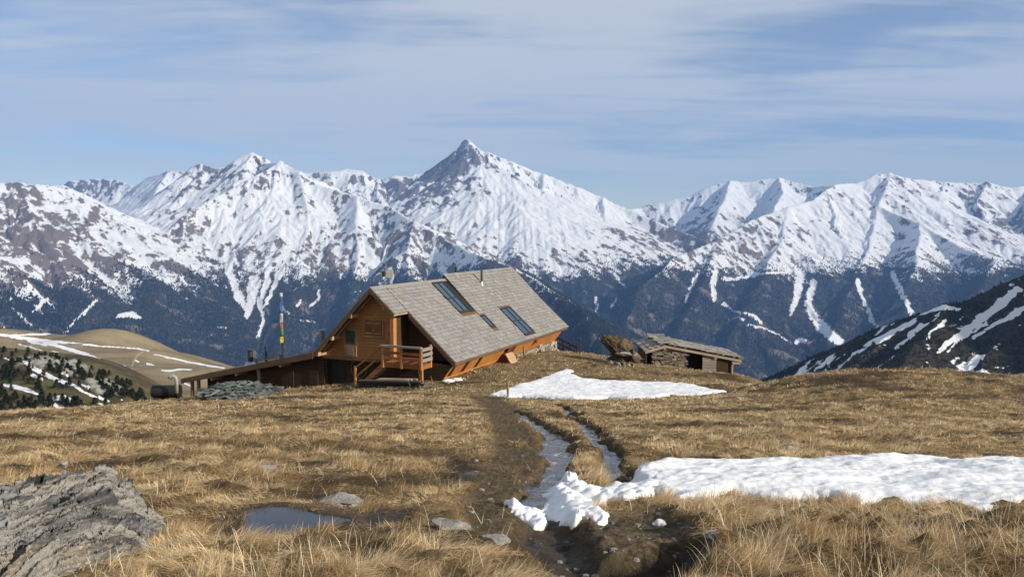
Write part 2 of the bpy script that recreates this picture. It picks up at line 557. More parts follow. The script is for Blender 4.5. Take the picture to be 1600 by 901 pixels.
mt, q = new_mat("mountain_snow_rock", 0.85, 0.15)
geo = q.n('ShaderNodeNewGeometry').outputs['Position']
n1 = q.noise(q.mapping(geo, scale=(1.25, .8, 1), rot=(0, 0, .4)), 0.024, 7.0, 0.68)
n2 = q.noise(geo, 0.11, 3.0, 0.6)
sm = q.math('ADD', q.attr("snow"), q.math('MULTIPLY', q.math('SUBTRACT', n1, 0.5), 1.75))
sm = q.math('ADD', sm, q.math('MULTIPLY', q.math('SUBTRACT', n2, 0.5), 0.9))
smask = q.ramp(sm, 0.10, 0.26)
rock = q.mix(q.attr("brown"), (0.085, 0.088, 0.10), (0.135, 0.098, 0.078))
rock = q.mix(q.ramp(n2, 0.35, 0.7), rock, (0.19, 0.165, 0.145))
ground = q.mix(q.ramp(n1, 0.4, 0.65), (0.030, 0.032, 0.028), (0.056, 0.049, 0.041))
rock = q.mix(q.attr("forest"), rock, ground)
colr = q.mix(smask, rock, (0.69, 0.71, 0.735))
link(q, colr, 'Base Color')
bump(q, q.math('ADD', n1, q.math('MULTIPLY', n2, 0.4)), 0.5, 9.0)
MOUNT = tag(link_mesh("mountains", me, mt, smooth=True), kind="structure")


# ------------------------------------------------------------------ far woods: conifers scattered down the slopes, one mass
def conifers(name, P, h, wd, cols, mat, sides=4, layers=1):
    """many simple tapering crowns as one mesh; P (n,3) base points."""
    n = len(P)
    ang0 = rng.random(n) * 2 * PI
    vs = []; fs = []
    ring = []
    for k in range(sides):
        a = ang0 + k * 2 * PI / sides
        r = wd * (0.8 + 0.4 * rng.random(n))
        ring.append(np.stack([P[:, 0] + np.cos(a) * r, P[:, 1] + np.sin(a) * r, P[:, 2] + h * 0.06], -1))
    tip = np.stack([P[:, 0], P[:, 1], P[:, 2] + h], -1)
    V = np.stack(ring + [tip], 1)                     # n, sides+1, 3
    base = (np.arange(n) * (sides + 1))[:, None, None]
    tri = np.array([[k, (k + 1) % sides, sides] for k in range(sides)])[None]
    F = (base + tri).reshape(-1)
    me = np_mesh(name, V.reshape(-1, 3), F, np.full(n * sides, 3))
    set_col(me, "tint", np.repeat(cols[:, None, :], sides + 1, 1).reshape(-1, 3))
    return link_mesh(name, me, mat)


mw, q = new_mat("conifer_mass", 0.95, 0.05)
link(q, q.attr("tint", 0), 'Base Color')

cell = np.gradient(X, axis=1) * np.gradient(Y, axis=0)
vis = (np.abs(T['U']) < 0.72) & (PY < 640)
edge = forest * 1.0 + 0.05 * sstep(150, -50, Z - tl) * (1 - np.clip(pm * 2, 0, 1))
dens = edge * cell * vis / 150.0 * np.clip(5500.0 / Y, 0.6, 1.6) ** 2
cnt = rng.poisson(np.clip(dens, 0, 8))
ii = np.repeat(np.arange(cnt.size), cnt.ravel())
print("trees", len(ii))
if len(ii) > 260000:
    ii = rng.choice(ii, 260000, replace=False)
iy_, ix_ = np.unravel_index(ii, cnt.shape)
iy_ = np.clip(iy_, 0, X.shape[0] - 2); ix_ = np.clip(ix_, 0, X.shape[1] - 2)
a = rng.random(len(ii)); b = rng.random(len(ii))
def bil(A):
    return (A[iy_, ix_] * (1 - a) * (1 - b) + A[iy_, ix_ + 1] * a * (1 - b) + A[iy_ + 1, ix_] * (1 - a) * b + A[iy_ + 1, ix_ + 1] * a * b)
P = np.stack([bil(X), bil(Y), bil(Z) - 1.0], -1)
hh = (11 + 9 * rng.random(len(ii))) * (0.75 + 0.5 * rng.random(len(ii)))
larch = sstep(-0.1, 0.3, fbm(P[:, 0] / 400, P[:, 1] / 400, 3, 71) + 0.25 * (rng.random(len(ii)) - 0.5))[:, None]
cols = (1 - larch) * np.array([0.014, 0.021, 0.020]) + larch * np.array([0.036, 0.033, 0.030])
cols = cols * (0.7 + 0.6 * rng.random((len(ii), 1)))
tag(conifers("forest", P, hh, hh * 0.27, cols, mw), "dark conifer forest covering the lower mountain slopes across the valley", "forest", kind="stuff")
# ================================================================== middle distance: tan hill, pine hillside, dark shaded mountain
def rbf_surface(pts, eps):
    """smooth surface through 3D control points (multiquadric + plane)."""
    P = np.array([[p[0], p[1]] for p in pts], float); zv = np.array([p[2] for p in pts], float)
    n = len(P)
    D = np.hypot(P[:, None, 0] - P[None, :, 0], P[:, None, 1] - P[None, :, 1])
    A = np.zeros((n + 3, n + 3))
    A[:n, :n] = -np.sqrt(D * D + eps * eps) - np.eye(n) * 0.02 * eps
    A[:n, n] = 1; A[:n, n + 1:] = P / eps
    A[n:, :n] = A[:n, n:].T
    w_ = np.linalg.solve(A, np.concatenate([zv, np.zeros(3)]))

    def f(x, y):
        z = np.full(np.shape(x), w_[n]) + w_[n + 1] * x / eps + w_[n + 2] * y / eps
        for i in range(n):
            z = z - w_[i] * np.sqrt((x - P[i, 0]) ** 2 + (y - P[i, 1]) ** 2 + eps * eps)
        return z
    return f


def polar(u0, u1, nu, y0, y1, ny, p=1.0):
    u = np.linspace(u0, u1, nu); yy = y0 * (y1 / y0) ** np.linspace(0, 1, ny)
    U, Y = np.meshgrid(u, yy)
    return U * Y, Y, U


def back(p, dy, dz):
    v = at(*p); return (v.x, v.y + dy, v.z - dz)


# ---- tan hill with snow strips
crest = [(-200, 530, 1500), (-60, 528, 1500), (0, 525, 1500), (60, 520, 1500), (135, 516, 1500), (162, 523, 1480), (200, 538, 1420), (240, 552, 1360), (290, 563, 1300), (335, 571, 1250), (400, 585, 1200), (470, 606, 1150)]
face = [(-200, 565, 1230), (0, 562, 1230), (100, 570, 1210), (100, 540, 1380), (0, 543, 1380), (200, 580, 1150), (200, 560, 1270), (300, 592, 1120), (300, 578, 1190), (400, 605, 1080),
        (0, 600, 1010), (150, 615, 980), (300, 625, 960), (450, 640, 930)]
ctl = [tuple(at(*p)) for p in crest + face] + [back(p, 250, 70) for p in crest[::2]] + [back(p, 700, 330) for p in crest[::2]] + [(-900, 700, -330), (-300, 700, -340), (100, 800, -360)]
fh = rbf_surface(ctl, 120.0)
X, Y, U = polar(-0.85, -0.18, 420, 800, 2300, 300)
Z = fh(X, Y) + 2.2 * fbm(X / 90, Y / 90, 4, 3) + 0.5 * fbm(X / 14, Y / 14, 3, 4)
PX, PY = to_px(X, Y, Z)
STR = [
    [(-20, 521, 2), (10, 524, 2.5), (50, 530, 3.5), (100, 535, 2.2), (140, 539, 1.6), (170, 541, 1.2), (215, 545, 1.0), (232, 548, 1.4)],
    [(20, 523, 1.2), (60, 522, 1.5), (100, 519, 1.3), (130, 517.5, 0.8)],
    [(45, 533, 2.5), (72, 539, 1.5)], [(70, 534, 3), (100, 543, 3), (128, 551, 3), (155, 560, 1.2)],
    [(28, 537, 1), (50, 543, 1.3), (66, 547, .8)], [(80, 548, 1), (92, 551, 1)],
    [(130, 565, 1.3), (150, 569, 1.8), (172, 573, 1)], [(142, 563, .8), (160, 566, 1.5), (176, 568, .8)],
    [(192, 575, 1.2), (205, 577, 1.2)], [(211, 563, 1.6), (217, 565, 1.2)], [(229, 568, 2), (240, 570, 1.2)],
    [(253, 578, 1.4), (266, 579, 1.6), (282, 577, 1.6), (300, 577, 1.2)], [(285, 596, 1.5), (302, 604, 1.5)], [(210, 585, .8), (226, 588, .8)], [(180, 571, 1), (195, 571, .8)],
    [(290, 565, 1.2), (320, 570, 1.4), (350, 575, 1.4)], [(240, 553, .8), (290, 564, 1.3)],
]
sn = strip_mask(PX + 3.0 * fbm(X / 22, Y / 40, 4, 8), PY + 1.6 * fbm(X / 22, Y / 40, 4, 9), STR, 0.5) + .3 * fbm(X / 9, Y / 12, 3, 10)
trk = strip_mask(PX, PY, [[(224, 549, 1.2), (214, 555, 1.2), (208, 566, 1.2), (206, 572, 1)], [(178, 574, 1), (172, 585, 1)]], 0.6)
me = grid_mesh("tan_hill", X, Y, Z)
sn = sn - .18
set_attr(me, "snow", sn); set_attr(me, "track", trk)
set_attr(me, "tone", fbm(X / 130, Y / 60, 4, 14))
mh, q = new_mat("dry_meadow_far", 0.95, 0.1)
geo = q.n('ShaderNodeNewGeometry').outputs['Position']
n1 = q.noise(geo, 0.05, 5.0, 0.65); n2 = q.noise(geo, 0.5, 3.0, 0.6)
t_ = q.math('ADD', q.attr("tone"), q.math('MULTIPLY', q.math('SUBTRACT', n1, 0.5), 0.9))
c = q.mix(q.ramp(t_, -0.35, 0.4), (0.190, 0.145, 0.080), (0.320, 0.255, 0.145))
c = q.mix(q.ramp(n2, 0.35, 0.7, 0, 0.5), c, (0.125, 0.105, 0.050))
c = q.mix(q.attr("track"), c, (0.36, 0.29, 0.20))
c = q.mix(q.ramp(q.math('ADD', q.attr("snow"), q.math('MULTIPLY', q.math('SUBTRACT', n2, 0.5), 0.7)), 0.42, 0.55), c, (0.72, 0.74, 0.765))
link(q, c, 'Base Color')
bump(q, n2, 0.4, 1.0)
tag(link_mesh("hill", me, mh, smooth=True), kind="structure")

# ---- pine hillside at the left
crest = [(-150, 535, 430), (-60, 540, 430), (0, 546, 425), (60, 553, 418), (120, 562, 405), (160, 580, 395), (200, 600, 380), (240, 621, 360), (290, 645, 340)]
face = [(-150, 600, 340), (0, 580, 375), (0, 610, 332), (0, 645, 290), (70, 590, 360), (70, 618, 325), (70, 650, 290), (140, 600, 360), (150, 630, 320), (200, 625, 345), (220, 655, 300)]
ctl = [tuple(at(*p)) for p in crest + face] + [back(p, 60, 18) for p in crest] + [back(p, 200, 110) for p in crest[::2]] + [(-170, 200, -72), (-80, 220, -76), (-40, 280, -90), (-60, 340, -108)]
fs = rbf_surface(ctl, 40.0)
X, Y, U = polar(-0.90, -0.30, 420, 170, 720, 340)
def hillside_z(X, Y):
    return fs(X, Y) + 1.3 * fbm(X / 22, Y / 22, 4, 23) + 0.35 * fbm(X / 4, Y / 4, 3, 24)
Z = hillside_z(X, Y)
PX, PY = to_px(X, Y, Z)
STR = [
    [(36, 567, 2), (48, 574, 2.8), (60, 580, 3), (72, 585, 3), (85, 591, 3), (100, 597, 3), (112, 600, 2.6), (122, 606, 1.8), (135, 614, 1.6), (150, 621, 1.5)],
    [(50, 585, 2.4), (66, 592, 2.2)], [(8, 601, 2.8), (28, 605, 3.2), (46, 610, 3), (58, 616, 1.6)], [(155, 620, 2.2), (168, 627, 2)], [(150, 629, 1.2), (160, 631, 1)],
    [(86, 622, 4.5), (100, 620, 3.5), (114, 628, 3)], [(86, 632, 3), (96, 636, 4)], [(125, 635, 2), (136, 636, 2)], [(128, 600, 1.2), (140, 608, 1.2)], [(92, 582, 1), (106, 588, 1)], [(4, 558, 1), (24, 566, 1)], [(190, 624, .8), (192, 624, .8)],
]
sn = strip_mask(PX + 2.5 * fbm(X / 7, Y / 7, 3, 8), PY + 1.6 * fbm(X / 7, Y / 7, 3, 9), STR, 0.3)
def blobm(cx, cy, rx, ry):
    return np.exp(-(((PX - cx) / rx) ** 2 + ((PY - cy) / ry) ** 2))
rk = blobm(55, 565, 45, 10) + blobm(110, 577, 30, 12) + blobm(170, 610, 25, 12) + blobm(150, 600, 20, 8)
rk = sstep(0.35, 0.75, rk + 0.45 * fbm(X / 8, Y / 8, 3, 33))
Z = Z + rk * 2.2 * ridged(X / 6, Y / 6, 3, 35)
me = grid_mesh("hillside", X, Y, Z)
set_attr(me, "snow", sn); set_attr(me, "rock", rk); set_attr(me, "tone", fbm(X / 25, Y / 25, 4, 44))
ms, q = new_mat("scrub_hillside", 0.95, 0.1)
geo = q.n('ShaderNodeNewGeometry').outputs['Position']
n1 = q.noise(geo, 0.25, 5.0, 0.65); n2 = q.noise(geo, 2.0, 3.0, 0.6)
t_ = q.math('ADD', q.attr("tone"), q.math('MULTIPLY', q.math('SUBTRACT', n1, 0.5), 1.0))
c = q.mix(q.ramp(t_, -0.3, 0.35), (0.060, 0.045, 0.026), (0.125, 0.108, 0.045))
c = q.mix(q.ramp(n2, 0.4, 0.7, 0, 0.6), c, (0.045, 0.042, 0.022))
c = q.mix(q.attr("rock"), c, q.mix(n1, (0.20, 0.20, 0.175), (0.33, 0.32, 0.28)))
c = q.mix(q.ramp(q.math('ADD', q.attr("snow"), q.math('MULTIPLY', q.math('SUBTRACT', n2, 0.5), 0.4)), 0.4, 0.52), c, (0.72, 0.74, 0.765))
link(q, c, 'Base Color')
bump(q, n2, 0.5, 0.4)
tag(link_mesh("hillside", me, ms, smooth=True), kind="structure")

# ---- dark mountain at the right, in the shade of the higher ridge beyond the frame
RID = [
    ridge([(1290, 622, 905), (1318, 586, 950), (1344, 557, 1000), (1388, 528, 1050), (1426, 510, 1080), (1453, 489, 1100), (1479, 475, 1120), (1497, 482, 1120), (1512, 475, 1130),
           (1540, 456, 1150), (1570, 442, 1170), (1600, 434, 1190), (1700, 390, 1250), (1900, 290, 1350), (2200, 150, 1450)], .55, .42, 120, asym=.5),
    ridge([(1478, 471, 1120), (1450, 520, 1000), (1400, 570, 900), (1370, 620, 800)], .4, .45, asym=.5),
    ridge([(1600, 434, 1190), (1570, 500, 1040), (1540, 560, 920), (1500, 640, 800)], .4, .45, asym=.5),
    ridge([(1760, 370, 1280), (1740, 450, 1080), (1700, 540, 900), (1660, 640, 760)], .4, .45, asym=.5),
]
D_ = sheet(RID, 0.26, 1.0, 560, 620, 1700, 420, -420.0, (9.0, 110.0), warp=10.0, k=10.0, seed=12)
X, Y, Z = D_['X'], D_['Y'], D_['Z']
Z = Z + 1.5 * fbm(X / 12, Y / 12, 3, 7)
PX, PY = to_px(X, Y, Z)
zx, zy = D_['grad'](Z)
# snow lies in strips running down across the slope
sx = (X * 0.72 + Y * 0.69); sy = (-X * 0.69 + Y * 0.72)
n_a = fbm(sx / 150, sy / 34, 4, 31)
sn = n_a * 1.5 + 0.55 * fbm(X / 70, Y / 70, 3, 32) - 0.20 - D_['dH'] / 26.0
STR = [[(1440, 486, 6), (1470, 480, 6), (1492, 483, 3), (1500, 482, 3)], [(1430, 500, 4), (1400, 520, 5), (1370, 535, 3)],
       [(1590, 450, 8), (1570, 470, 10), (1545, 490, 9), (1510, 515, 7), (1480, 535, 6), (1465, 550, 4)], [(1440, 505, 4), (1420, 525, 4), (1400, 545, 3)],
       [(1540, 505, 4), (1500, 530, 3), (1480, 548, 3)], [(1480, 500, 3), (1455, 520, 3), (1450, 530, 2)], [(1350, 545, 2), (1335, 553, 3)], [(1320, 555, 1.5), (1290, 570, 1.5)]]
STR += [[(1600, 480, 6), (1570, 500, 5), (1520, 528, 3)], [(1415, 505, 3), (1385, 522, 4), (1350, 540, 3)], [(1470, 490, 4), (1440, 512, 4), (1410, 532, 2)]]
sn = np.maximum(sn - 0.16, strip_mask(PX + 7 * fbm(X / 35, Y / 35, 3, 8), PY + 4 * fbm(X / 35, Y / 35, 3, 9), [[(a_, b_, c_ * .8) for a_, b_, c_ in p_] for p_ in STR], 0.5) * 1.05 - 0.46 + 1.25 * fbm(sx / 42, sy / 13, 4, 66) + .35 * fbm(X / 9, Y / 9, 3, 67))
me = grid_mesh("dark_mountain", X, Y, Z)
set_attr(me, "snow", sn)
md, q = new_mat("heath_slope", 0.95, 0.05)
geo = q.n('ShaderNodeNewGeometry').outputs['Position']
n1 = q.noise(geo, 0.16, 5.0, 0.7); n2 = q.noise(geo, 0.7, 3.0, 0.6)
c = q.mix(q.ramp(n1, 0.4, 0.66), (0.018, 0.018, 0.014), (0.052, 0.042, 0.028))
c = q.mix(q.ramp(q.math('ADD', q.attr("snow"), q.math('MULTIPLY', q.math('SUBTRACT', n1, 0.5), 1.0)), 0.10, 0.2), c, (0.72, 0.74, 0.765))
link(q, c, 'Base Color')
bump(q, n1, 0.5, 4.0)
tag(link_mesh("mountain", me, md, smooth=True), kind="structure")
# dwarf conifers on it
cand = (sn < 0.0) & (PY > 430) & (PY < 600) & (PX > 1180) & (PX < 1680) & (Z > -330)
w_ = (cand * (0.15 + 1.0 * sstep(-0.05, 0.3, fbm(X / 60, Y / 60, 3, 9)) + 1.2 * sstep(-200, -260, Z + 0.0))).ravel()
ii = rng.choice(w_.size, 9000, p=w_ / w_.sum())
P = np.stack([X.ravel()[ii], Y.ravel()[ii], Z.ravel()[ii] - 0.3], -1) + rng.normal(0, 1.0, (len(ii), 3)) * np.array([1, 1, 0])
hh = 1.8 + 3.2 * rng.random(len(ii)) ** 1.5
tag(conifers("wooded_slope", P, hh, hh * 0.42, np.array([[0.016, 0.022, 0.014]]) * (0.7 + 0.6 * rng.random((len(ii), 1))), mw, sides=5),
    "scattered dark dwarf conifers on the shaded mountain at right", "wood", kind="stuff")
# the higher ridge beyond the right edge of the frame (its shade falls on the dark mountain)
xs = np.linspace(1150, 3200, 70); ys = np.linspace(-700, 1500, 70)
X, Y = np.meshgrid(xs, ys)
pts = [Vector(p) for p in ((1750, -500, 60), (1780, 0, 420), (1850, 400, 560), (1980, 800, 560), (2150, 1200, 460), (2300, 1500, 300))]
Hh, _ = skeleton(X, Y, [(pts, .75, .6, 200, 0.2)], -420.0, 30)
Z = Hh + 40 * fbm(X / 300, Y / 300, 4, 3)
me = grid_mesh("mountain_ridge", X, Y, Z)
set_attr(me, "snow", 0.4 * fbm(X / 120, Y / 120, 3, 4) - 0.05)
tag(link_mesh("mountain_ridge", me, md, smooth=True), kind="structure")
# ================================================================== near ground: one sheet from the camera's feet to the edge of the alp
SLOPE = 0.168
ctl = []
for x_, y_ in ((-8, 2), (-4, 2), (0, 2), (4, 2), (8, 2), (-6, 7), (-2, 7), (2, 7), (6, 7), (-9, 12), (-3, 12), (3, 12), (9, 12), (-4, 18), (5, 18), (12, 18), (0, 25)):
    ctl.append((x_, y_, -1.6 - SLOPE * y_))
for p in [(0, 643, 26), (100, 640, 27), (250, 634, 29), (-200, 645, 26), (-500, 650, 25),
          (300, 632, 33), (235, 628, 46), (180, 634, 43), (275, 622, 52), (320, 628, 47), (440, 622, 36), (400, 625, 45), (470, 608, 49), (440, 612, 46), (500, 609, 47), (600, 607, 46), (690, 600, 46.5), (560, 618, 38), (700, 613, 40),
          (760, 577, 52), (800, 565, 56), (850, 549, 62), (880, 549, 64), (920, 553, 66), (975, 566, 60), (1040, 573, 61), (1100, 577, 62), (1150, 583, 62), (1188, 598, 54),
          (800, 623, 38), (950, 626, 36), (1100, 619, 37), (885, 580, 52), (1000, 592, 48), (1100, 602, 44), (1140, 613, 40),
          (1195, 600, 39), (1250, 586, 38), (1350, 579, 40), (1450, 580, 40), (1600, 588, 38), (1750, 590, 38), (2000, 600, 36),
          (1180, 622, 32), (1300, 610, 32), (1450, 610, 31), (1600, 622, 29), (1200, 652, 24), (1600, 662, 22), (1850, 660, 22), (620, 650, 25), (350, 655, 24)]:
    ctl.append(tuple(at(*p)))
# behind the crests it falls away to the valley
for x_, y_, z_ in ((-13.5, 36, -8.6), (-20, 36, -9.0), (-32, 40, -12.5), (-50, 38, -16), (-30, 60, -14.5), (-38, 60, -17), (-20, 56, -11.9), (-20, 70, -14.5), (0, 80, -13), (-10, 78, -13.5),
                   (12, 82, -16), (24, 80, -18), (18, 52, -11.5), (22, 60, -14), (32, 54, -12), (45, 54, -12), (34, 75, -19), (60, 60, -16), (60, 40, -6.5),
                   (0, 110, -30), (-40, 100, -34), (40, 110, -36), (90, 110, -40), (-90, 80, -40), (-60, 60, -26), (90, 70, -20)):
    ctl.append((x_, y_, z_))
_zb = rbf_surface(ctl, 1.2)


def zbase(x, y):
    return _zb(np.asarray(x, float), np.asarray(y, float))


_Ys = np.geomspace(2.2, 95, 2600)


def hit(px, py):
    """where the photograph's pixel meets the ground."""
    d = at(px, py, 1.0)
    x = d.x * _Ys; z = d.z * _Ys
    g = zbase(x, _Ys)
    k = np.nonzero(z <= g)[0]
    i = k[0] if len(k) else len(_Ys) - 1
    return Vector((x[i], _Ys[i], g[i]))


def hits(pts):
    return [(v.x, v.y) for v in (hit(*p) for p in pts)]


# shapes on the ground, as world polygons / polylines
NEAR_SNOW = hits([(985, 747), (1000, 737), (1015, 738), (1040, 727), (1090, 729), (1140, 726), (1200, 725), (1290, 721), (1330, 724), (1380, 717), (1450, 721), (1540, 721), (1600, 722), (1760, 726), (1880, 735),
                  (1940, 770), (1760, 785), (1640, 788), (1590, 790), (1540, 799), (1480, 792), (1400, 784), (1350, 786), (1300, 780), (1250, 778), (1190, 777), (1150, 773), (1110, 783), (1060, 786), (1050, 778), (1022, 773), (1005, 787), (978, 788), (950, 783),
                  (938, 790), (920, 797), (945, 809), (938, 815), (915, 808), (900, 811), (880, 806), (868, 799), (862, 790), (850, 796), (842, 806), (828, 808), (815, 797), (800, 793), (798, 787), (822, 788), (818, 776), (848, 768), (850, 758), (868, 744),
                  (892, 746), (912, 763), (945, 770), (968, 757)])
MID_SNOW = hits([(763, 618), (800, 606), (830, 596), (862, 586), (876, 580), (884, 577), (898, 580), (892, 586), (915, 594), (945, 598), (980, 598), (1030, 598), (1080, 603), (1115, 609), (1136, 613), (1100, 618), (1050, 620), (1020, 623), (980, 624), (950, 622), (900, 626), (850, 624), (815, 622), (795, 622)])
PUDDLE_C = hit(450, 818)
PUDDLE_Z = PUDDLE_C.z + 0.0


def flat_at(px, py, z):
    d = at(px, py, 1.0); s = z / d.z
    return (d.x * s, s)


PUDDLE = [flat_at(*p, PUDDLE_Z) for p in [(386, 800), (400, 795), (425, 793), (455, 796), (480, 801), (515, 808), (545, 812), (512, 817), (480, 822), (455, 830), (425, 835), (400, 839), (388, 834)]]
STREAM = [hits([(806, 641), (830, 655), (852, 668), (872, 684), (876, 704), (862, 724), (848, 742), (838, 764), (845, 785)]),
          hits([(872, 630), (890, 645), (905, 657), (922, 672), (938, 690), (953, 706), (966, 728), (980, 748), (990, 762)])]
STREAM_W = [[.10, .14, .18, .22, .23, .20, .18, .15, .12], [.10, .15, .19, .20, .17, .17, .17, .17, .15]]
GULLY = hits([(838, 770), (848, 800), (858, 830), (885, 862), (915, 890), (940, 930)])
SHADE_HOLLOW = hits([(1075, 850), (1030, 868), (985, 880), (950, 905), (920, 940)])  # shaded hole at the path's end: carved, and its shade coloured in
MUD = hits([(858, 822), (890, 812), (950, 806), (1020, 797), (1060, 800), (1085, 830), (1075, 860), (1010, 880), (960, 905), (900, 905), (880, 870)])
TRAIL = hits([(760, 622), (785, 640), (805, 665), (815, 700), (800, 740), (775, 790), (775, 830)])
TRAIL_W = [.55, .5, .48, .42, .38, .32, .2]
SEEPS = [hits([(655, 706), (690, 713), (715, 722), (725, 738), (705, 748)]), hits([(520, 702), (560, 703), (585, 702)]), hits([(600, 790), (612, 802), (600, 812)]), hits([(240, 686), (262, 692)])]
BANKS = [hits([(300, 690), (420, 697), (540, 700), (640, 702), (720, 715)])]


def inside_dist(x, y, poly):
    d, _ = poly_dist(x, y, poly + [poly[0]])
    return np.where(in_poly(x, y, poly), d, -d)


def line_w(x, y, pts, ws, soft=1.6):
    d, par = poly_dist(x, y, pts)
    wd = np.interp(par, np.arange(len(pts)), ws)
    return 1 - sstep(0.6, soft, d / wd)


def masks(x, y):
    """everything that tells one spot of ground from another."""
    m = {}
    wob = 0.10 * fbm(x / 0.5, y / 0.5, 2, 101)
    wx, wy = x + wob, y + 0.10 * fbm(x / 0.5, y / 0.5, 2, 102)
    sx_, sy_ = x + .34 * fbm(x / 1.1, y / 1.1, 3, 111), y + .34 * fbm(x / 1.1, y / 1.1, 3, 112)
    gap = sstep(-.62, -.25, fbm(x / .8, y / 1.5, 3, 113))
    m['stream'] = np.maximum(line_w(sx_, sy_, STREAM[0], STREAM_W[0], 1.9), line_w(sx_, sy_, STREAM[1], STREAM_W[1], 1.9) * gap)
    m['gully'] = np.maximum(line_w(wx, wy, GULLY, [.10, .16, .2, .2, .14, .1], 2.4), 1.2 * line_w(wx, wy, SHADE_HOLLOW, [.15, .26, .34, .34, .3], 2.0))
    m['mud'] = sstep(-0.15, 0.2, inside_dist(wx, wy, MUD) + 0.18 * fbm(x / .6, y / .6, 3, 103))
    m['trail'] = line_w(x, y, TRAIL, TRAIL_W, 1.9) * sstep(-0.55, 0.1, fbm(x / 0.9, y / 1.6, 3, 104) + .2)
    m['puddle'] = sstep(-0.05, 0.05, inside_dist(wx * .3 + x * .7, wy * .3 + y * .7, PUDDLE))
    m['pnear'] = sstep(-0.7, -0.02, inside_dist(x, y, PUDDLE))
    sp = np.zeros_like(x)
    for s in SEEPS:
        sp = np.maximum(sp, line_w(wx, wy, s, [.18] * len(s), 2.2))
    m['seep'] = sp
    bk = np.zeros_like(x)
    for s in BANKS:
        bk = np.maximum(bk, line_w(wx, wy + .3 * fbm(x / 2, y / 2, 2, 6), s, [.35] * len(s), 3.0))
    m['bank'] = bk
    m['snow'] = np.maximum(inside_dist(wx, wy, NEAR_SNOW), inside_dist(wx, wy, MID_SNOW))
    return m


def tall_zone(x, y):
    """uncut tussocks in the near right and along the left edge."""
    return np.clip(sstep(1.0, 1.8, x) * sstep(8.8, 7.6, y) + .55 * sstep(-.6, -1.4, x) * sstep(7.2, 6.2, y) * sstep(-3.2, -2.6, x), 0, 1)


# chalet axes (also used to keep grass out of its footprint)
CH0 = Vector((-3.5, 48.0))
CH_D = Vector((math.sin(R(24)), math.cos(R(24))))          # along the ridge, away from the camera
CH_W = Vector((-CH_D.y, CH_D.x))                           # across, to the left


def chalet_uv(x, y):
    rx, ry = x - CH0.x, y - CH0.y
    return rx * CH_D.x + ry * CH_D.y, rx * CH_W.x + ry * CH_W.y


def ground_z(x, y, m=None, bumps=True):
    x = np.asarray(x, float); y = np.asarray(y, float)
    if m is None:
        m = masks(x, y)
    z = zbase(x, y)
    soft = (1 - np.clip(m['mud'], 0, 1) * .7) * (1 - np.clip(m['stream'], 0, 1)) * (1 - m['pnear'] * .8) * (1 - .6 * m['trail'])
    z = z + 0.10 * fbm(x / 3.2, y / 3.2, 3, 1)
    if bumps:
        dw, _ = worley(x / 0.62 + .3 * fbm(x, y, 2, 2), y / 0.50 + .3 * fbm(x, y, 2, 4), 3)
        hum = np.clip(1 - dw * 1.15, 0, 1)
        amp = 0.075 + 0.09 * sstep(-.1, .5, fbm(x / 2.6, y / 2.6, 2, 5)) + .13 * tall_zone(x, y)
        z = z + soft * (amp * hum ** 1.2 - .03)
        z = z + np.clip(m['mud'] + m['trail'] * .7, 0, 1) * (.045 * fbm(x / .22, y / .22, 4, 15) + .03 * np.abs(fbm(x / .5, y / .35, 2, 16)))
        z = z + soft * .035 * fbm(x / .28, y / .28, 3, 12) + .012 * fbm(x / .09, y / .09, 2, 13)
    z = z - 0.20 * m['stream'] - 0.18 * m['gully'] - 0.05 * m['mud'] - 0.05 * m['trail'] - 0.04 * m['seep'] - .05 * m['bank']
    z = z * (1 - m['pnear']) + (PUDDLE_Z + 0.012 + .022 * fbm(x / .3, y / .3, 2, 14)) * m['pnear']
    z = z - 0.13 * m['puddle']
    return z


_u = np.concatenate([np.linspace(-3.2, -.8, 150)[:-1], np.linspace(-.8, .8, 860), np.linspace(.8, 3.2, 150)[1:]])
U, Y = np.meshgrid(_u, 1.0 * 150.0 ** np.linspace(0, 1, 900))
X = U * Y
GM = masks(X, Y)
Z = ground_z(X, Y, GM)
me = grid_mesh("meadow", X, Y, Z)
heath = fbm(X / 5.5, Y / 5.5, 4, 201)
PXg, PYg = to_px(X, Y, Z)


def dark_patch(x, y):
    """heather and wet brown hollows."""
    h = fbm(x / 4.2, y / 2.6, 4, 205) * 1.1 + 0.5 * fbm(x / .9, y / .7, 3, 206)
    far = sstep(26, 34, y) * sstep(9, 14, x) * .16
    return h + far


wet = np.clip(np.maximum.reduce([GM['seep'], GM['stream'], GM['gully'] * .9, GM['pnear'] * .8, GM['bank'] * .4]), 0, 1)  # gully term also paints the hole's shade dark; the rest is wet ground
set_attr(me, "wet", wet)
set_attr(me, "mud", np.clip(np.maximum(GM['mud'], GM['trail'] * .8), 0, 1))
set_attr(me, "dark", dark_patch(X, Y))
mg, q = new_mat("dry_alpine_turf", 0.92, 0.15)
geo = q.n('ShaderNodeNewGeometry').outputs['Position']
n1 = q.noise(geo, 2.2, 6.0, 0.65); n2 = q.noise(geo, 14.0, 5.0, 0.7); n3 = q.noise(geo, 60.0, 3.0, 0.7)
c = q.mix(q.ramp(q.math('ADD', n1, q.math('MULTIPLY', n2, 0.5)), 0.55, 0.95), (0.110, 0.074, 0.036), (0.270, 0.195, 0.098))
c = q.mix(q.ramp(q.math('ADD', q.attr("dark"), q.math('MULTIPLY', q.math('SUBTRACT', n1, 0.5), 1.0)), 0.05, 0.5), c, (0.060, 0.040, 0.020))
c = q.mix(q.ramp(n3, 0.35, 0.75, 0.0, 0.5), c, (0.05, 0.035, 0.018))
mud = q.mix(q.ramp(n2, 0.35, 0.65), (0.050, 0.036, 0.022), (0.150, 0.110, 0.068))
mud = q.mix(q.ramp(n1, 0.52, 0.62, 0, .7), mud, (0.060, 0.062, 0.022))
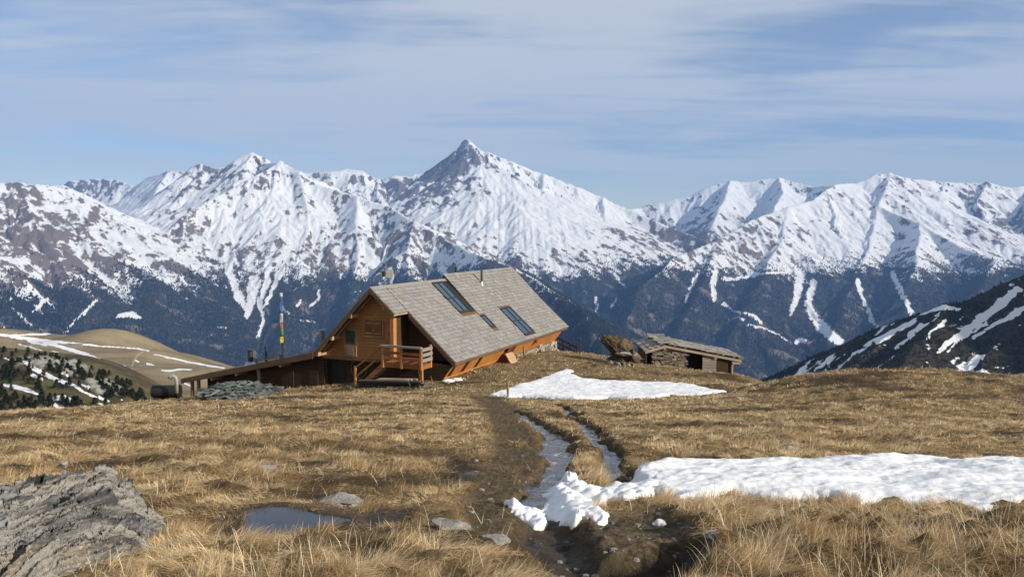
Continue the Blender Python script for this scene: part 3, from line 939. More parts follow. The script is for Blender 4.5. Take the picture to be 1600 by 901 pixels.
c = q.mix(q.ramp(q.math('ADD', q.attr("mud"), q.math('MULTIPLY', q.math('SUBTRACT', n2, 0.5), 0.8)), 0.3, 0.7), c, mud)
c = q.mix(q.attr("wet"), c, q.mix(n2, (0.018, 0.013, 0.009), (0.045, 0.033, 0.021)))
link(q, c, 'Base Color')
link(q, q.ramp(q.math('ADD', q.attr("wet"), q.math('MULTIPLY', n2, -0.6)), 0.1, 0.6, 0.95, 0.45), 'Roughness')
bump(q, q.math('ADD', n2, q.math('MULTIPLY', n3, 0.5)), 0.7, 0.05)
tag(link_mesh("ground", me, mg, smooth=True), kind="structure")

# ------------------------------------------------------------------ water and ice
mwat, q = new_mat("still_water", 0.03, 0.5)
q.b.inputs['Base Color'].default_value = (0.05, 0.06, 0.08, 1)
q.b.inputs['IOR'].default_value = 1.33
bump(q, q.noise(q.n('ShaderNodeNewGeometry').outputs['Position'], 6.0, 2.0, 0.5), 0.05, 0.02)
px_ = [p[0] for p in PUDDLE]; py_ = [p[1] for p in PUDDLE]
bm = bmesh.new()
cx_, cy_ = sum(px_) / len(px_), sum(py_) / len(py_)
vs = [bm.verts.new((cx_ + (a - cx_) * 1.25, cy_ + (b - cy_) * 1.25, PUDDLE_Z)) for a, b in PUDDLE]
bm.faces.new(vs)
bmesh.ops.recalc_face_normals(bm, faces=bm.faces)
me = bpy.data.meshes.new("puddle"); bm.to_mesh(me); bm.free()
if me.polygons[0].normal.z < 0:
    me.flip_normals()
tag(link_mesh("puddle", me, mwat), kind="structure")

mice, q = new_mat("stream_ice_water", 0.12, 0.5)
geo = q.n('ShaderNodeNewGeometry').outputs['Position']
n1 = q.noise(q.mapping(geo, scale=(1, .6, 1)), 5.0, 5.0, 0.65, 0.5)
ice = q.ramp(n1, 0.52, 0.63)
link(q, q.mix(ice, (0.016, 0.016, 0.017), q.mix(n1, (0.20, 0.22, 0.26), (0.46, 0.48, 0.52))), 'Base Color')
link(q, q.ramp(ice, 0, 1, 0.06, 0.5), 'Roughness')
bump(q, n1, 0.6, 0.06)
for ln in STREAM:
    P = np.array(ln); a, b = P.min(0) - .8, P.max(0) + .8
    XX, YY = np.meshgrid(np.linspace(a[0], b[0], 120), np.linspace(a[1], b[1], 420))
    mm = masks(XX, YY)
    ZZ = zbase(XX, YY) + 0.10 * fbm(XX / 3.2, YY / 3.2, 3, 1) - 0.135 + 0.03 * fbm(XX / .4, YY / .4, 3, 5)
    dl, _ = poly_dist(XX, YY, ln)
    me = grid_mesh("stream", XX, YY, ZZ, keep=(mm['stream'] > .25) & (dl < .9))
    if me.polygons[0].normal.z < 0:
        me.flip_normals()
    tag(link_mesh("stream", me, mice, smooth=True), kind="structure")
# thin films of melt water lying in the wet hollows
for s in SEEPS:
    P = np.array(s); a, b = P.min(0) - .35, P.max(0) + .35
    XX, YY = np.meshgrid(np.linspace(a[0], b[0], 60), np.linspace(a[1], b[1], 60))
    mm = masks(XX, YY)
    ZZ = zbase(XX, YY) + 0.10 * fbm(XX / 3.2, YY / 3.2, 3, 1) - 0.055 + 0.01 * fbm(XX / .3, YY / .3, 2, 3)
    me = grid_mesh("melt_water", XX, YY, ZZ, keep=(mm['seep'] > 0.45))
    if len(me.polygons):
        if me.polygons[0].normal.z < 0:
            me.flip_normals()
        tag(link_mesh("water", me, mice, smooth=True), kind="structure")

# ------------------------------------------------------------------ snow left on the meadow
msn, q = new_mat("old_snow", 0.55, 0.3)
geo = q.n('ShaderNodeNewGeometry').outputs['Position']
n1 = q.noise(geo, 3.0, 5.0, 0.6); n2 = q.noise(geo, 40.0, 3.0, 0.6)
c = q.mix(q.ramp(n1, 0.35, 0.7), (0.68, 0.70, 0.725), (0.76, 0.775, 0.79))
c = q.mix(q.ramp(q.math('ADD', q.attr("edge"), q.math('MULTIPLY', q.math('SUBTRACT', n2, .5), 1.0)), 0.75, 1.1), c, (0.50, 0.46, 0.40))
link(q, c, 'Base Color')
q.b.inputs['Subsurface Weight'].default_value = 0.15
q.b.inputs['Subsurface Radius'].default_value = (0.03, 0.05, 0.08)
bump(q, q.math('ADD', n1, q.math('MULTIPLY', n2, 0.15)), 0.35, 0.06)


def snow_sheet(name, poly, nu, ny, thick, r_edge, label, lump):
    P = np.array(poly)
    uu = P[:, 0] / P[:, 1]
    u = np.linspace(uu.min() - .02, uu.max() + .02, nu)
    yy = np.geomspace(P[:, 1].min() - .3, P[:, 1].max() + .3, ny)
    U, Y = np.meshgrid(u, yy); X = U * Y
    m = masks(X, Y)
    d = inside_dist(X + .10 * fbm(X / .5, Y / .5, 2, 101) + lump * 1.8 * fbm(X / .22, Y / .22, 4, 301), Y + .10 * fbm(X / .5, Y / .5, 2, 102) + lump * 1.8 * fbm(X / .22, Y / .22, 4, 302), poly)
    lf = sstep(.7, 2.2, X - .04 * Y) if name == 'snow_patch' and thick < .12 else 1.0
    r_edge = r_edge * (.38 + .62 * lf); thick = thick * (.35 + .65 * lf)
    d = d + .05 * (1 - lf)
    t = np.clip(d / r_edge, 0, 1)
    prof = np.sqrt(np.clip(1 - (1 - t) ** 2, 0, 1))
    h = thick * prof * (1 + .35 * fbm(X / .8, Y / .8, 3, 311))
    cups = fbm(X / .48 + .2 * Y, Y / .34, 3, 312) * lump * 1.35 + fbm(X / .13, Y / .10, 2, 313) * lump * .2
    h = h + prof * cups + prof * 0.10 * lump / .06 * fbm(X / 1.5, Y / .7, 2, 314)
    lw, lid = worley(X / .17 + .2 * fbm(X / .2, Y / .2, 2, 5), Y / .17, 88)
    h = h + (1 - lf) * prof * .055 * (np.clip(1 - lw * 1.3, 0, 1) * (.4 + lid) - .25)
    Z = zbase(X, Y) + 0.10 * fbm(X / 3.2, Y / 3.2, 3, 1) + .02 - .17 * m['stream'] * np.maximum(1 - t, 1 - lf) - .15 * np.clip(m['gully'], 0, 1) - .05 * m['mud'] - .05 * m['trail'] - .05 * (1 - prof) + np.maximum(h, 0)
    keep = d > -0.05
    me = grid_mesh(name, X, Y, Z, keep=keep)
    set_attr(me, "edge", 1 - t)
    return tag(link_mesh("snow_patch", me, msn, smooth=True), label, "snow patch", kind="thing")


snow_sheet("snow_patch", NEAR_SNOW, 900, 260, 0.11, 0.26, "long lumpy snow patch lying across the near meadow at right", 0.042)
snow_sheet("snow_patch", MID_SNOW, 420, 260, 0.14, 0.45, "pointed smooth snow patch on the meadow in front of the stone hut", 0.032)
# crumbs of snow on the mud
for px, py, s in ((1033, 819, .05), (1024, 818, .035), (935, 811, .06)):
    v = hit(px, py)
    bm = bmesh.new()
    bmesh.ops.create_icosphere(bm, subdivisions=3, radius=s)
    for w_ in bm.verts:
        k = 1 + .35 * math.sin(w_.co.x * 60 + px) * math.cos(w_.co.y * 47)
        w_.co = Vector((w_.co.x * 1.3 * k, w_.co.y * k, w_.co.z * .7 * k))
    me = bpy.data.meshes.new("snow_crumb"); bm.to_mesh(me); bm.free()
    set_attr(me, "edge", np.zeros(len(me.vertices)))
    o = link_mesh("snow_lump", me, msn, smooth=True)
    gz = float(ground_z(np.array([v.x]), np.array([v.y]))[0])
    o.location = (v.x, v.y, gz + .015)
    tag(o, "small lump of snow lying on the mud below the near snow patch", "snow lump", "snow lumps on the mud")
# ================================================================== mesh collector
class MB:
    def __init__(self):
        self.v = []; self.f = []; self.c = []

    def _add(self, pts, faces, col=None):
        b = len(self.v)
        self.v += [tuple(p) for p in pts]
        self.f += [tuple(b + i for i in f) for f in faces]
        self.c += [col] * len(faces)
        return self

    def box(self, x0, x1, y0, y1, z0, z1, col=None):
        p = [(x0, y0, z0), (x1, y0, z0), (x1, y1, z0), (x0, y1, z0), (x0, y0, z1), (x1, y0, z1), (x1, y1, z1), (x0, y1, z1)]
        return self._add(p, [(3, 2, 1, 0), (4, 5, 6, 7), (0, 1, 5, 4), (1, 2, 6, 5), (2, 3, 7, 6), (3, 0, 4, 7)], col)

    def hexa(self, p, col=None):
        """8 corners: bottom four, then top four, in the box order."""
        return self._add(p, [(3, 2, 1, 0), (4, 5, 6, 7), (0, 1, 5, 4), (1, 2, 6, 5), (2, 3, 7, 6), (3, 0, 4, 7)], col)

    def beam(self, a, b, wd, ht, up=(0, 0, 1), col=None):
        a = Vector(a); b = Vector(b); d = (b - a).normalized(); u = Vector(up)
        s = d.cross(u)
        if s.length < 1e-4: s = d.cross(Vector((1, 0, 0)))
        s.normalize(); u = s.cross(d)
        s *= wd / 2; u *= ht / 2
        return self.hexa([a - s - u, a + s - u, b + s - u, b - s - u, a - s + u, a + s + u, b + s + u, b - s + u], col)

    def prism(self, poly, y0, y1, col=None):
        """polygon in x, z drawn out from y0 to y1."""
        n = len(poly)
        p = [(x, y0, z) for x, z in poly] + [(x, y1, z) for x, z in poly]
        return self._add(p, [tuple(range(n)), tuple(range(2 * n - 1, n - 1, -1))] + [(i, i + n, (i + 1) % n + n, (i + 1) % n) for i in range(n)], col)

    def slab(self, a, b, c, d, th, col=None):
        """a flat quad given thickness th below its plane."""
        a, b, c, d = (Vector(v) for v in (a, b, c, d))
        n = (b - a).cross(d - a).normalized() * th
        return self.hexa([a - n, b - n, c - n, d - n, a, b, c, d], col)

    def tube(self, pts, rad, sides=8, col=None, cap=True):
        pts = [Vector(p) for p in pts]
        rad = rad if isinstance(rad, (list, tuple)) else [rad] * len(pts)
        rings = []
        for i, p in enumerate(pts):
            d = (pts[min(i + 1, len(pts) - 1)] - pts[max(i - 1, 0)]).normalized()
            s = d.cross(Vector((0, 0, 1)))
            if s.length < 1e-3: s = d.cross(Vector((1, 0, 0)))
            s.normalize(); u = s.cross(d)
            rings.append([p + (s * math.cos(2 * PI * k / sides) + u * math.sin(2 * PI * k / sides)) * rad[i] for k in range(sides)])
        f = []
        for i in range(len(pts) - 1):
            for k in range(sides):
                f.append((i * sides + k, i * sides + (k + 1) % sides, (i + 1) * sides + (k + 1) % sides, (i + 1) * sides + k))
        if cap:
            f.append(tuple(range(sides - 1, -1, -1))); f.append(tuple(range((len(pts) - 1) * sides, len(pts) * sides)))
        return self._add([v for r in rings for v in r], f, col)

    def build(self, name, mat, parent=None, smooth=False, bevel=0.0):
        me = bpy.data.meshes.new(name)
        me.from_pydata(self.v, [], self.f)
        if any(c is not None for c in self.c):
            ca = np.array([c if c is not None else (1, 1, 1) for c in self.c], np.float32)
            set_col(me, "tint", ca, 'FACE')
        bm = bmesh.new(); bm.from_mesh(me)
        bmesh.ops.recalc_face_normals(bm, faces=bm.faces)
        if bevel:
            bmesh.ops.bevel(bm, geom=bm.edges[:], offset=bevel, segments=1, affect='EDGES')
        bm.to_mesh(me); bm.free()
        return link_mesh(name, me, mat, parent, smooth)


# ------------------------------------------------------------------ wood, stone, metal
def wood(name, light, dark, axis='X', board=0.17, rough=0.75, joints=0.55):
    """planks running along the axis; board = their width (0: one piece)."""
    m, q = new_mat(name, rough, 0.2)
    co = q.n('ShaderNodeTexCoord').outputs['Object']
    sc = {'X': (0.6, 7, 7), 'Y': (7, 0.6, 7), 'Z': (7, 7, 0.6)}[axis]
    g = q.noise(q.mapping(co, scale=sc), 3.0, 5.0, 0.65, 0.6)
    big = q.noise(co, 0.7, 3.0, 0.6)
    c = q.mix(q.ramp(g, 0.3, 0.7), dark, light)
    c = q.mix(q.ramp(big, 0.35, 0.7, 0, 0.45), c, tuple(v * 0.62 for v in dark))
    if board:
        s = q.n('ShaderNodeSeparateXYZ', {0: co}).outputs[2 if axis != 'Z' else 0]
        k = q.math('DIVIDE', s, board)
        fr = q.math('FRACT', k)
        line = q.math('MINIMUM', fr, q.math('SUBTRACT', 1.0, fr))
        wn = q.n('ShaderNodeTexWhiteNoise', {'W': q.math('FLOOR', k)}, noise_dimensions='1D').outputs[0]
        c = q.mix(q.math('MULTIPLY', wn, 0.5), c, tuple(v * 0.6 for v in light))
        c = q.mix(q.ramp(line, 0.02, 0.09, joints, 0.0), c, tuple(v * 0.25 for v in dark))
        bump(q, q.math('ADD', q.ramp(line, 0.0, 0.12), q.math('MULTIPLY', g, 0.25)), 0.6, 0.02)
    else:
        bump(q, g, 0.4, 0.01)
    link(q, c, 'Base Color')
    return m


def tinted(name, rough=0.85, amp=0.35, scale=9.0, spec=0.2):
    m, q = new_mat(name, rough, spec)
    co = q.n('ShaderNodeTexCoord').outputs['Object']
    g = q.noise(q.mapping(co, scale=(1, 1, 1)), scale, 5.0, 0.65)
    c = q.mix(1.0, q.attr("tint", 0), q.mix(g, (1 - amp,) * 3, (1 + amp,) * 3), 'MULTIPLY')
    link(q, c, 'Base Color')
    bump(q, g, 0.5, 0.02)
    return m


def plain(name, col, rough=0.6, metal=0.0, spec=0.4, var=0.25, scale=12.0):
    m, q = new_mat(name, rough, spec)
    co = q.n('ShaderNodeTexCoord').outputs['Object']
    g = q.noise(co, scale, 4.0, 0.6)
    link(q, q.mix(q.ramp(g, 0.3, 0.7), tuple(v * (1 - var) for v in col), tuple(min(1, v * (1 + var)) for v in col)), 'Base Color')
    q.b.inputs['Metallic'].default_value = metal
    return m


M = dict(
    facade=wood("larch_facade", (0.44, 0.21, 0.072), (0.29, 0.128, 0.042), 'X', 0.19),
    lower=wood("dark_shaded_larch", (0.085, 0.048, 0.024), (0.045, 0.026, 0.013), 'X', 0.20),  # the lower walls' shade under the overhang is in this dark wood
    skirt=wood("orange_larch", (0.52, 0.235, 0.066), (0.38, 0.155, 0.040), 'Y', 0.0),
    rail=wood("red_larch", (0.34, 0.135, 0.05), (0.22, 0.08, 0.028), 'X', 0.0),
    post=wood("pale_larch", (0.48, 0.23, 0.075), (0.36, 0.155, 0.046), 'Z', 0.0),
    fascia=wood("brown_board", (0.17, 0.105, 0.062), (0.105, 0.062, 0.036), 'X', 0.0),
    rafter=wood("pale_rafter", (0.50, 0.34, 0.19), (0.36, 0.23, 0.12), 'X', 0.0),
    grey=wood("grey_board", (0.30, 0.275, 0.245), (0.19, 0.17, 0.15), 'X', 0.0),
    shutter=wood("shutter_wood", (0.25, 0.115, 0.045), (0.17, 0.072, 0.027), 'Z', 0.13),
    trim=wood("pale_trim", (0.34, 0.20, 0.105), (0.25, 0.14, 0.07), 'Z', 0.0),
    shingle=tinted("wooden_shingle", 0.85, 0.22, 14.0),
    slate=tinted("slate_slab", 0.6, 0.3, 9.0, 0.35),
    stone=tinted("wall_stone", 0.9, 0.4, 8.0),
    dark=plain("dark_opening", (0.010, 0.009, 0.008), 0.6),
    roofmetal=plain("dark_metal", (0.055, 0.05, 0.048), 0.45, 0.6),
    steel=plain("stove_pipe_steel", (0.42, 0.43, 0.44), 0.32, 0.9),
    blackpipe=plain("sooty_pipe", (0.05, 0.05, 0.052), 0.5, 0.5),
    flash=plain("lead_flashing", (0.22, 0.22, 0.22), 0.45, 0.7),
    rubber=plain("black_tarp", (0.012, 0.012, 0.014), 0.6),
    white=plain("whitewash", (0.62, 0.58, 0.52), 0.8),
    membrane=plain("roof_membrane", (0.07, 0.05, 0.038), 0.8),
)
mgl, q = new_mat("roof_glass", 0.06, 0.6)
q.b.inputs['Base Color'].default_value = (0.05, 0.09, 0.13, 1)
q.b.inputs['Metallic'].default_value = 0.35
M['glass'] = mgl
mgl2, q = new_mat("window_glass", 0.08, 0.5)
q.b.inputs['Base Color'].default_value = (0.02, 0.05, 0.03, 1)
M['pane'] = mgl2


# ================================================================== the chalet
ZC = -9.4
CHALET_ROT = -R(24)
chalet = tag(empty("chalet", (CH0.x, CH0.y, ZC), CHALET_ROT), "large larch chalet with grey shingle roof and a wooden balcony at its gable", "chalet")
RX, RZ, EZ_ = -5.05, 5.94, 1.40           # ridge, eave height; right eave at x = 0
TR = (RZ - EZ_) / -RX
LX = -9.55
TL = (RZ - 1.50) / (LX - RX)


def zr(x):
    return EZ_ + (-x) * TR if x >= RX else RZ + (x - RX) * -TL


def roof_pt(x, y, lift=0.0):
    """a point on the right slope, lifted along its normal."""
    n = Vector((TR, 0, 1)).normalized()
    return Vector((x, y, EZ_ - x * TR)) + n * lift


def shingle_cols(n):
    base = np.array([[0.228, 0.228, 0.230]]) * (0.84 + 0.28 * rng.random((n, 1)))
    w_ = rng.random((n, 1))
    return base * (1 - 0.20 * w_ * np.array([[0.0, 0.35, 0.8]]))


def lay_shingles(mb, y0, y1, s0, s1, org, along, down, nrm, holes=(), course=0.30, wmin=.24, wmax=.52, th=0.035, edge_jit=0.04):
    """courses of separate slabs between y0..y1 (along) and s0..s1 (down the slope)."""
    nc = int(round((s1 - s0) / course)); course = (s1 - s0) / nc
    for i in range(nc):
        a = s0 + i * course
        y = y0 - rng.random() * 0.2
        while y < y1 - 0.03:
            wd = wmin + (wmax - wmin) * rng.random()
            ya, yb = max(y, y0), min(y + wd - 0.018, y1)
            y += wd
            if yb - ya < 0.05: continue
            if any(ya < h[1] and yb > h[0] and a < h[3] and a + course > h[2] for h in holes):
                # trim the slab against the opening
                done = True
                for h in holes:
                    if ya < h[1] and yb > h[0] and a < h[3] and a + course > h[2]:
                        if h[0] - ya > 0.08: yb = h[0]; done = False
                        elif yb - h[1] > 0.08: ya = h[1]; done = False
                        else: done = True; break
                if done: continue
            sl = course * 1.25 + rng.random() * edge_jit
            lf = 0.012 * rng.random(); tw = 0.012 * (rng.random() - .5)
            lo = org + along * ya + down * (a + sl - course * .25)
            hi = org + along * ya + down * (a - course * .0)
            wv = along * (yb - ya)
            n0 = nrm * (th * 1.6 + lf * 2.2); n1 = nrm * (0.010)
            b0 = lo; b1 = lo + wv; t0 = hi; t1 = hi + wv
            c = shingle_cols(1)[0]
            mb.hexa([b0, b1, t1, t0, b0 + n0 + nrm * tw, b1 + n0 - nrm * tw, t1 + n1 + nrm * .012, t0 + n1 + nrm * .012], tuple(c))


along = Vector((0, 1, 0))
dn = Vector((1, 0, -TR)).normalized()
nr = Vector((TR, 0, 1)).normalized()
L_S = math.hypot(RX, RZ - EZ_)
def s_of(x): return (x - RX) * math.hypot(1, TR)
YS = 7.95                                  # where the raised part of the roof begins
# --- right slope, front part and rear part; the rear part rises towards the ridge
roof = MB()
roof.slab(roof_pt(0.02, 0), roof_pt(0.02, 20.2), roof_pt(RX, 20.2), roof_pt(RX, 0), 0.16, (0.12, 0.08, 0.05))
lay = MB()
holes = [(5.6, YS + .02, s_of(-4.95) - .1, s_of(-2.55)), (7.85, 8.65, s_of(-2.25), s_of(-1.25)), (11.55, 13.5, s_of(-2.42), s_of(-.2))]
org = Vector((RX, 0, RZ))
lay_shingles(lay, 0.0, YS, 0.0, L_S + .04, org, along, dn, nr, holes)
lay_shingles(lay, YS, 20.25, s_of(-2.55), L_S + .04, org, along, dn, nr, holes)
# raised wedge: top edge lifted, meeting the lower slope at x = -2.55
xb = -2.55; lift = 0.38
pb = roof_pt(xb, 0, 0.0); pt = Vector((RX - 0.18, 0, RZ + lift))
dn2 = (pb - pt); L2 = dn2.length; dn2.normalize()
nr2 = along.cross(-dn2).normalized()
if nr2.z < 0: nr2 = -nr2
lay_shingles(lay, YS, 20.25, 0.0, L2, pt, along, dn2, nr2, [])
o = roof.build("roof", M['fascia'], chalet)
o2 = lay.build("shingles", M['shingle'], o)
wedge = MB()
wedge.prism([(pt.x, pt.z - .02), (pb.x, pb.z - .005), (RX + .05, RZ - .12), (RX - .35, RZ - .25)], YS + .01, 20.2)
wedge.build("raised_roof", M['roofmetal'], o)
# --- left slope and the overhanging front gable
lf = MB()
YF = -1.6
lf.slab((RX, YF, RZ), (RX, 20.2, RZ), (LX, 20.2, zr(LX)), (LX, YF, zr(LX)), 0.15, (0.12, 0.08, 0.05))
XR = -3.33
lf.slab((XR, YF, zr(XR)), (XR, -0.02, zr(XR)), (RX, -0.02, RZ), (RX, YF, RZ), 0.14, (0.12, 0.08, 0.05))
o3 = lf.build("gable_roof", M['fascia'], chalet)
gl = MB()
lay_shingles(gl, YF - .03, -0.06, 0.0, s_of(XR) + .03, org, along, dn, nr, [], 0.28)
dnl = Vector((-1, 0, TL)).normalized(); nrl = Vector((TL, 0, 1)).normalized()
lay_shingles(gl, YF - .03, 20.2, 0.0, math.hypot(LX - RX, RZ - zr(LX)), org, along, dnl, nrl, [], 0.30)
gl.build("shingles", M['shingle'], o3)
rc = MB()
rc.slab((RX + .17, YF - .02, zr(RX + .17) + .07), (RX + .17, YS, zr(RX + .17) + .07), (RX - .03, YS, RZ + .07), (RX - .03, YF - .02, RZ + .07), .03)
rc.build("ridge_board", M['grey'], o3)
# barge boards
bb = MB()
def rake(mb, xa, xb_, y, th, dep, off):
    za, zb = zr(xa), zr(xb_)
    mb.hexa([(xa, y, za - dep + off), (xb_, y, zb - dep + off), (xb_, y + th, zb - dep + off), (xa, y + th, za - dep + off),
             (xa, y, za + off), (xb_, y, zb + off), (xb_, y + th, zb + off), (xa, y + th, za + off)])
rake(bb, RX, LX, YF - .05, .05, .30, .0)
rake(bb, RX, XR, YF - .05, .05, .30, .0)
rake(bb, XR + .05, 0.03, -.06, .05, .34, .0)
bb.build("barge_boards", M['fascia'], chalet)
fe = MB()
fe.beam((XR - .02, YF - .02, zr(XR) - .06), (XR - .02, -.07, zr(XR) - .06), .05, .12)
fe.build("gable_eave_board", M['rafter'], chalet)
# pale rafters under the left overhang, purlin ends
rf = MB()
rake(rf, RX - .3, LX + .15, YF + .55, .10, .14, -.17)
for x_ in (-5.05, -6.6, -8.1, -9.2, -4.1):
    rf.box(x_ - .09, x_ + .09, YF + .04, -.7, zr(x_) - .42, zr(x_) - .19)
rf.build("purlins", M['rafter'], chalet)
sf = MB()
sf.box(-.05, .03, 0.02, 20.1, EZ_ - .2, EZ_ - .03)
sf.build("eave_board", M['fascia'], chalet)

# --- walls
def gable_poly(xa, xb_, zlo):
    pts = [(xa, zlo), (xb_, zlo), (xb_, zr(xb_) - .17)]
    if xa < RX < xb_: pts.append((RX, RZ - .19))
    pts.append((xa, zr(xa) - .17))
    return pts
wf = MB(); wf.prism(gable_poly(-9.45, -3.85, 1.30), -.70, -.52)
wf.build("facade", M['facade'], chalet)
fl = MB(); fl.box(-9.5, -3.75, -.78, -.50, 1.16, 1.30); fl.build("floor_beam", M['fascia'], chalet)
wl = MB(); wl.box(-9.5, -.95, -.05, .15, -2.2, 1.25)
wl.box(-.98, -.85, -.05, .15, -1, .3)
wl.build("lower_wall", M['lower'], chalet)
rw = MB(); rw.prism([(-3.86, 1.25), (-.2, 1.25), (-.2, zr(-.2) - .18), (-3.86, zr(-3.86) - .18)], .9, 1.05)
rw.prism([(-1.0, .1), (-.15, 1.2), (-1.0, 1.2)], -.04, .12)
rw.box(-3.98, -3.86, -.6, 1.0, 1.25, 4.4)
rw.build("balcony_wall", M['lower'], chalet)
bd = MB(); bd.box(-2.7, -1.8, .86, .9, 1.5, 3.0); bd.build("balcony_door", M['lower'], chalet)
cp = MB(); cp.box(-4.10, -3.84, -.90, -.64, 1.2, zr(-3.97) - .2)
cp.build("corner_post", M['post'], chalet)
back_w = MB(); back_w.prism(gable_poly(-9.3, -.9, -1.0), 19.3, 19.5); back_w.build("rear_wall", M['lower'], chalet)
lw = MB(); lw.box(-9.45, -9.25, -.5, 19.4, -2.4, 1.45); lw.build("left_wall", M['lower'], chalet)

# --- slanting skirt wall under the right eave
XT, XB, ZT, ZB = -.10, -.86, 1.28, .24
def skirt(mb, y0, y1, t0=0.0, t1=1.0, out=0.0, th=.08, zb=ZB):
    """panel between fractions t0 (bottom) and t1 (top)."""
    def P(t, y, o): 
        return Vector((XB + (XT - XB) * t + o * .8, y, zb + (ZT - zb) * t - o * .6))
    a, b, c, d = P(t0, y0, out), P(t0, y1, out), P(t1, y1, out), P(t1, y0, out)
    a2, b2, c2, d2 = (P(t0, y0, out - th), P(t0, y1, out - th), P(t1, y1, out - th), P(t1, y0, out - th))
    mb.hexa([a2, b2, c2, d2, a, b, c, d])
sk = MB()
cuts = [(.25, .75), (2.0, 2.55), (3.9, 4.45)]
y = 0.0
for a, b in cuts + [(8.0, 8.0)]:
    if a > y: skirt(sk, y, a)
    y = b
skirt(sk, 0.0, 7.6, -.12, .10, .05, .08)
skirt(sk, 8.9, 19.4, 0, 1.0)
sk.build("skirt_wall", M['skirt'], chalet)
for a, b in cuts:
    s_ = MB(); skirt(s_, a, b, .08, 1.0, -.05, .03); s_.build("slot_window", M['dark'], chalet)
pl = MB()
for a, b in ((9.15, 9.45), (9.62, 9.85)):
    skirt(pl, a, b, .0, 1.0, .06, .06)
pl.build("strut", M['fascia'], chalet)
vb = MB(); vb.box(-.30, -.12, 13.55, 13.95, .85, 1.12); vb.build("vent_box", plain("rusty_red", (0.26, 0.05, 0.025), .6), chalet)
# low entrance of steps half way along
dm = MB()
dm.hexa([(-.9, 7.9, -.35), (.35, 7.9, -.35), (.35, 9.0, -.35), (-.9, 9.0, -.35), (-.9, 7.9, .75), (-.15, 7.9, .75), (-.15, 9.0, .75), (-.9, 9.0, .75)])
dm.build("cellar_hatch", plain("hatch_red_brown", (0.09, 0.028, 0.016), .8), chalet)
dc = MB()
for i in range(3):
    t = i / 3; x0 = -.18 + t * .62; z0 = .80 - t * 1.0
    dc.slab((x0 + .25, 7.86, z0 - .34), (x0 + .25, 9.04, z0 - .34), (x0, 9.04, z0), (x0, 7.86, z0), .07)
dc.build("hatch_lid", M['rafter'], chalet)
# stone base at the rear
sb = MB()
for i in range(90):
    yy_ = 9.3 + rng.random() * 10; zz_ = -.75 + rng.random() * .9; s_ = .12 + .15 * rng.random()
    c_ = np.array([.33, .30, .26]) * (.45 + .7 * rng.random())
    sb.box(-.98 - .04 * rng.random(), -.62 + .06 * rng.random(), yy_, yy_ + s_ * 2, zz_, zz_ + s_, tuple(c_))
sb.box(-1.1, -.72, 9.2, 19.6, -1.2, .2, (.26, .235, .20))
sb.build("stone_base", M['stone'], chalet)

# --- windows of the facade
def window(x0, x1, z0, z1, y, frame_mat, pane_mat, bars=True):
    f = MB(); t = .07
    f.box(x0 - t, x0, y - .06, y, z0 - t, z1 + t); f.box(x1, x1 + t, y - .06, y, z0 - t, z1 + t)
    f.box(x0, x1, y - .06, y, z1, z1 + t); f.box(x0, x1, y - .06, y, z0 - t, z0)
    if bars:
        f.box((x0 + x1) / 2 - .025, (x0 + x1) / 2 + .025, y - .045, y, z0, z1); f.box(x0, x1, y - .04, y, (z0 + z1) / 2 - .02, (z0 + z1) / 2 + .02)
    o = f.build("window", frame_mat, chalet)
    g = MB(); g.box(x0, x1, y - .03, y - .005, z0, z1); g.build("pane", pane_mat, o)
    return o
window(-7.50, -6.88, 2.28, 3.02, -.70, plain("dark_green_frame", (0.045, 0.06, 0.04), .5), M['pane'])
for a_, b_ in ((-7.76, -7.58), (-6.80, -6.64)):
    cs = MB(); cs.box(a_, b_, -.75, -.70, 2.2, 3.15); cs.build("window_casing", M['trim'], chalet)
hp = MB(); hp.box(-7.66, -6.72, -.78, -.70, 1.42, 2.16); hp.build("hanging_shutter", M['trim'], chalet)
hq = MB(); hq.box(-7.42, -6.96, -.80, -.775, 1.52, 2.06); hq.build("shutter_panel", plain("grey_shutter_panel", (0.20, 0.16, 0.13), .7), chalet)
for x0, x1 in ((-6.04, -5.43), (-5.37, -4.80)):
    sh = MB(); sh.box(x0, x1, -.77, -.70, 2.86, 3.82)
    so_ = sh.build("shutter", M['shutter'], chalet)
    for z_ in (2.95, 3.6):
        bt = MB(); bt.box(x0 + .04, x1 - .04, -.79, -.772, z_, z_ + .1); bt.build("batten", M['trim'], so_)
wc = MB(); wc.box(-5.425, -5.375, -.79, -.71, 2.72, 3.9); wc.box(-6.1, -4.74, -.80, -.70, 2.74, 2.84); wc.box(-4.78, -4.66, -.76, -.70, 2.74, 3.75)
wc.build("shutter_casing", M['trim'], chalet)
for x0, x1, z0, z1 in ((-9.0, -8.1, -.3, .7),):
    w_ = MB(); w_.box(x0, x1, -.09, -.052, z0, z1); w_.build("lower_window", M['dark'], chalet)
hoop = MB(); hoop.tube([(-7.0 + .62 * math.cos(t), -.12, .55 + .62 * math.sin(t)) for t in np.linspace(0, 2 * PI, 25)], .025, 6); hoop.build("hoop", M['trim'], chalet)

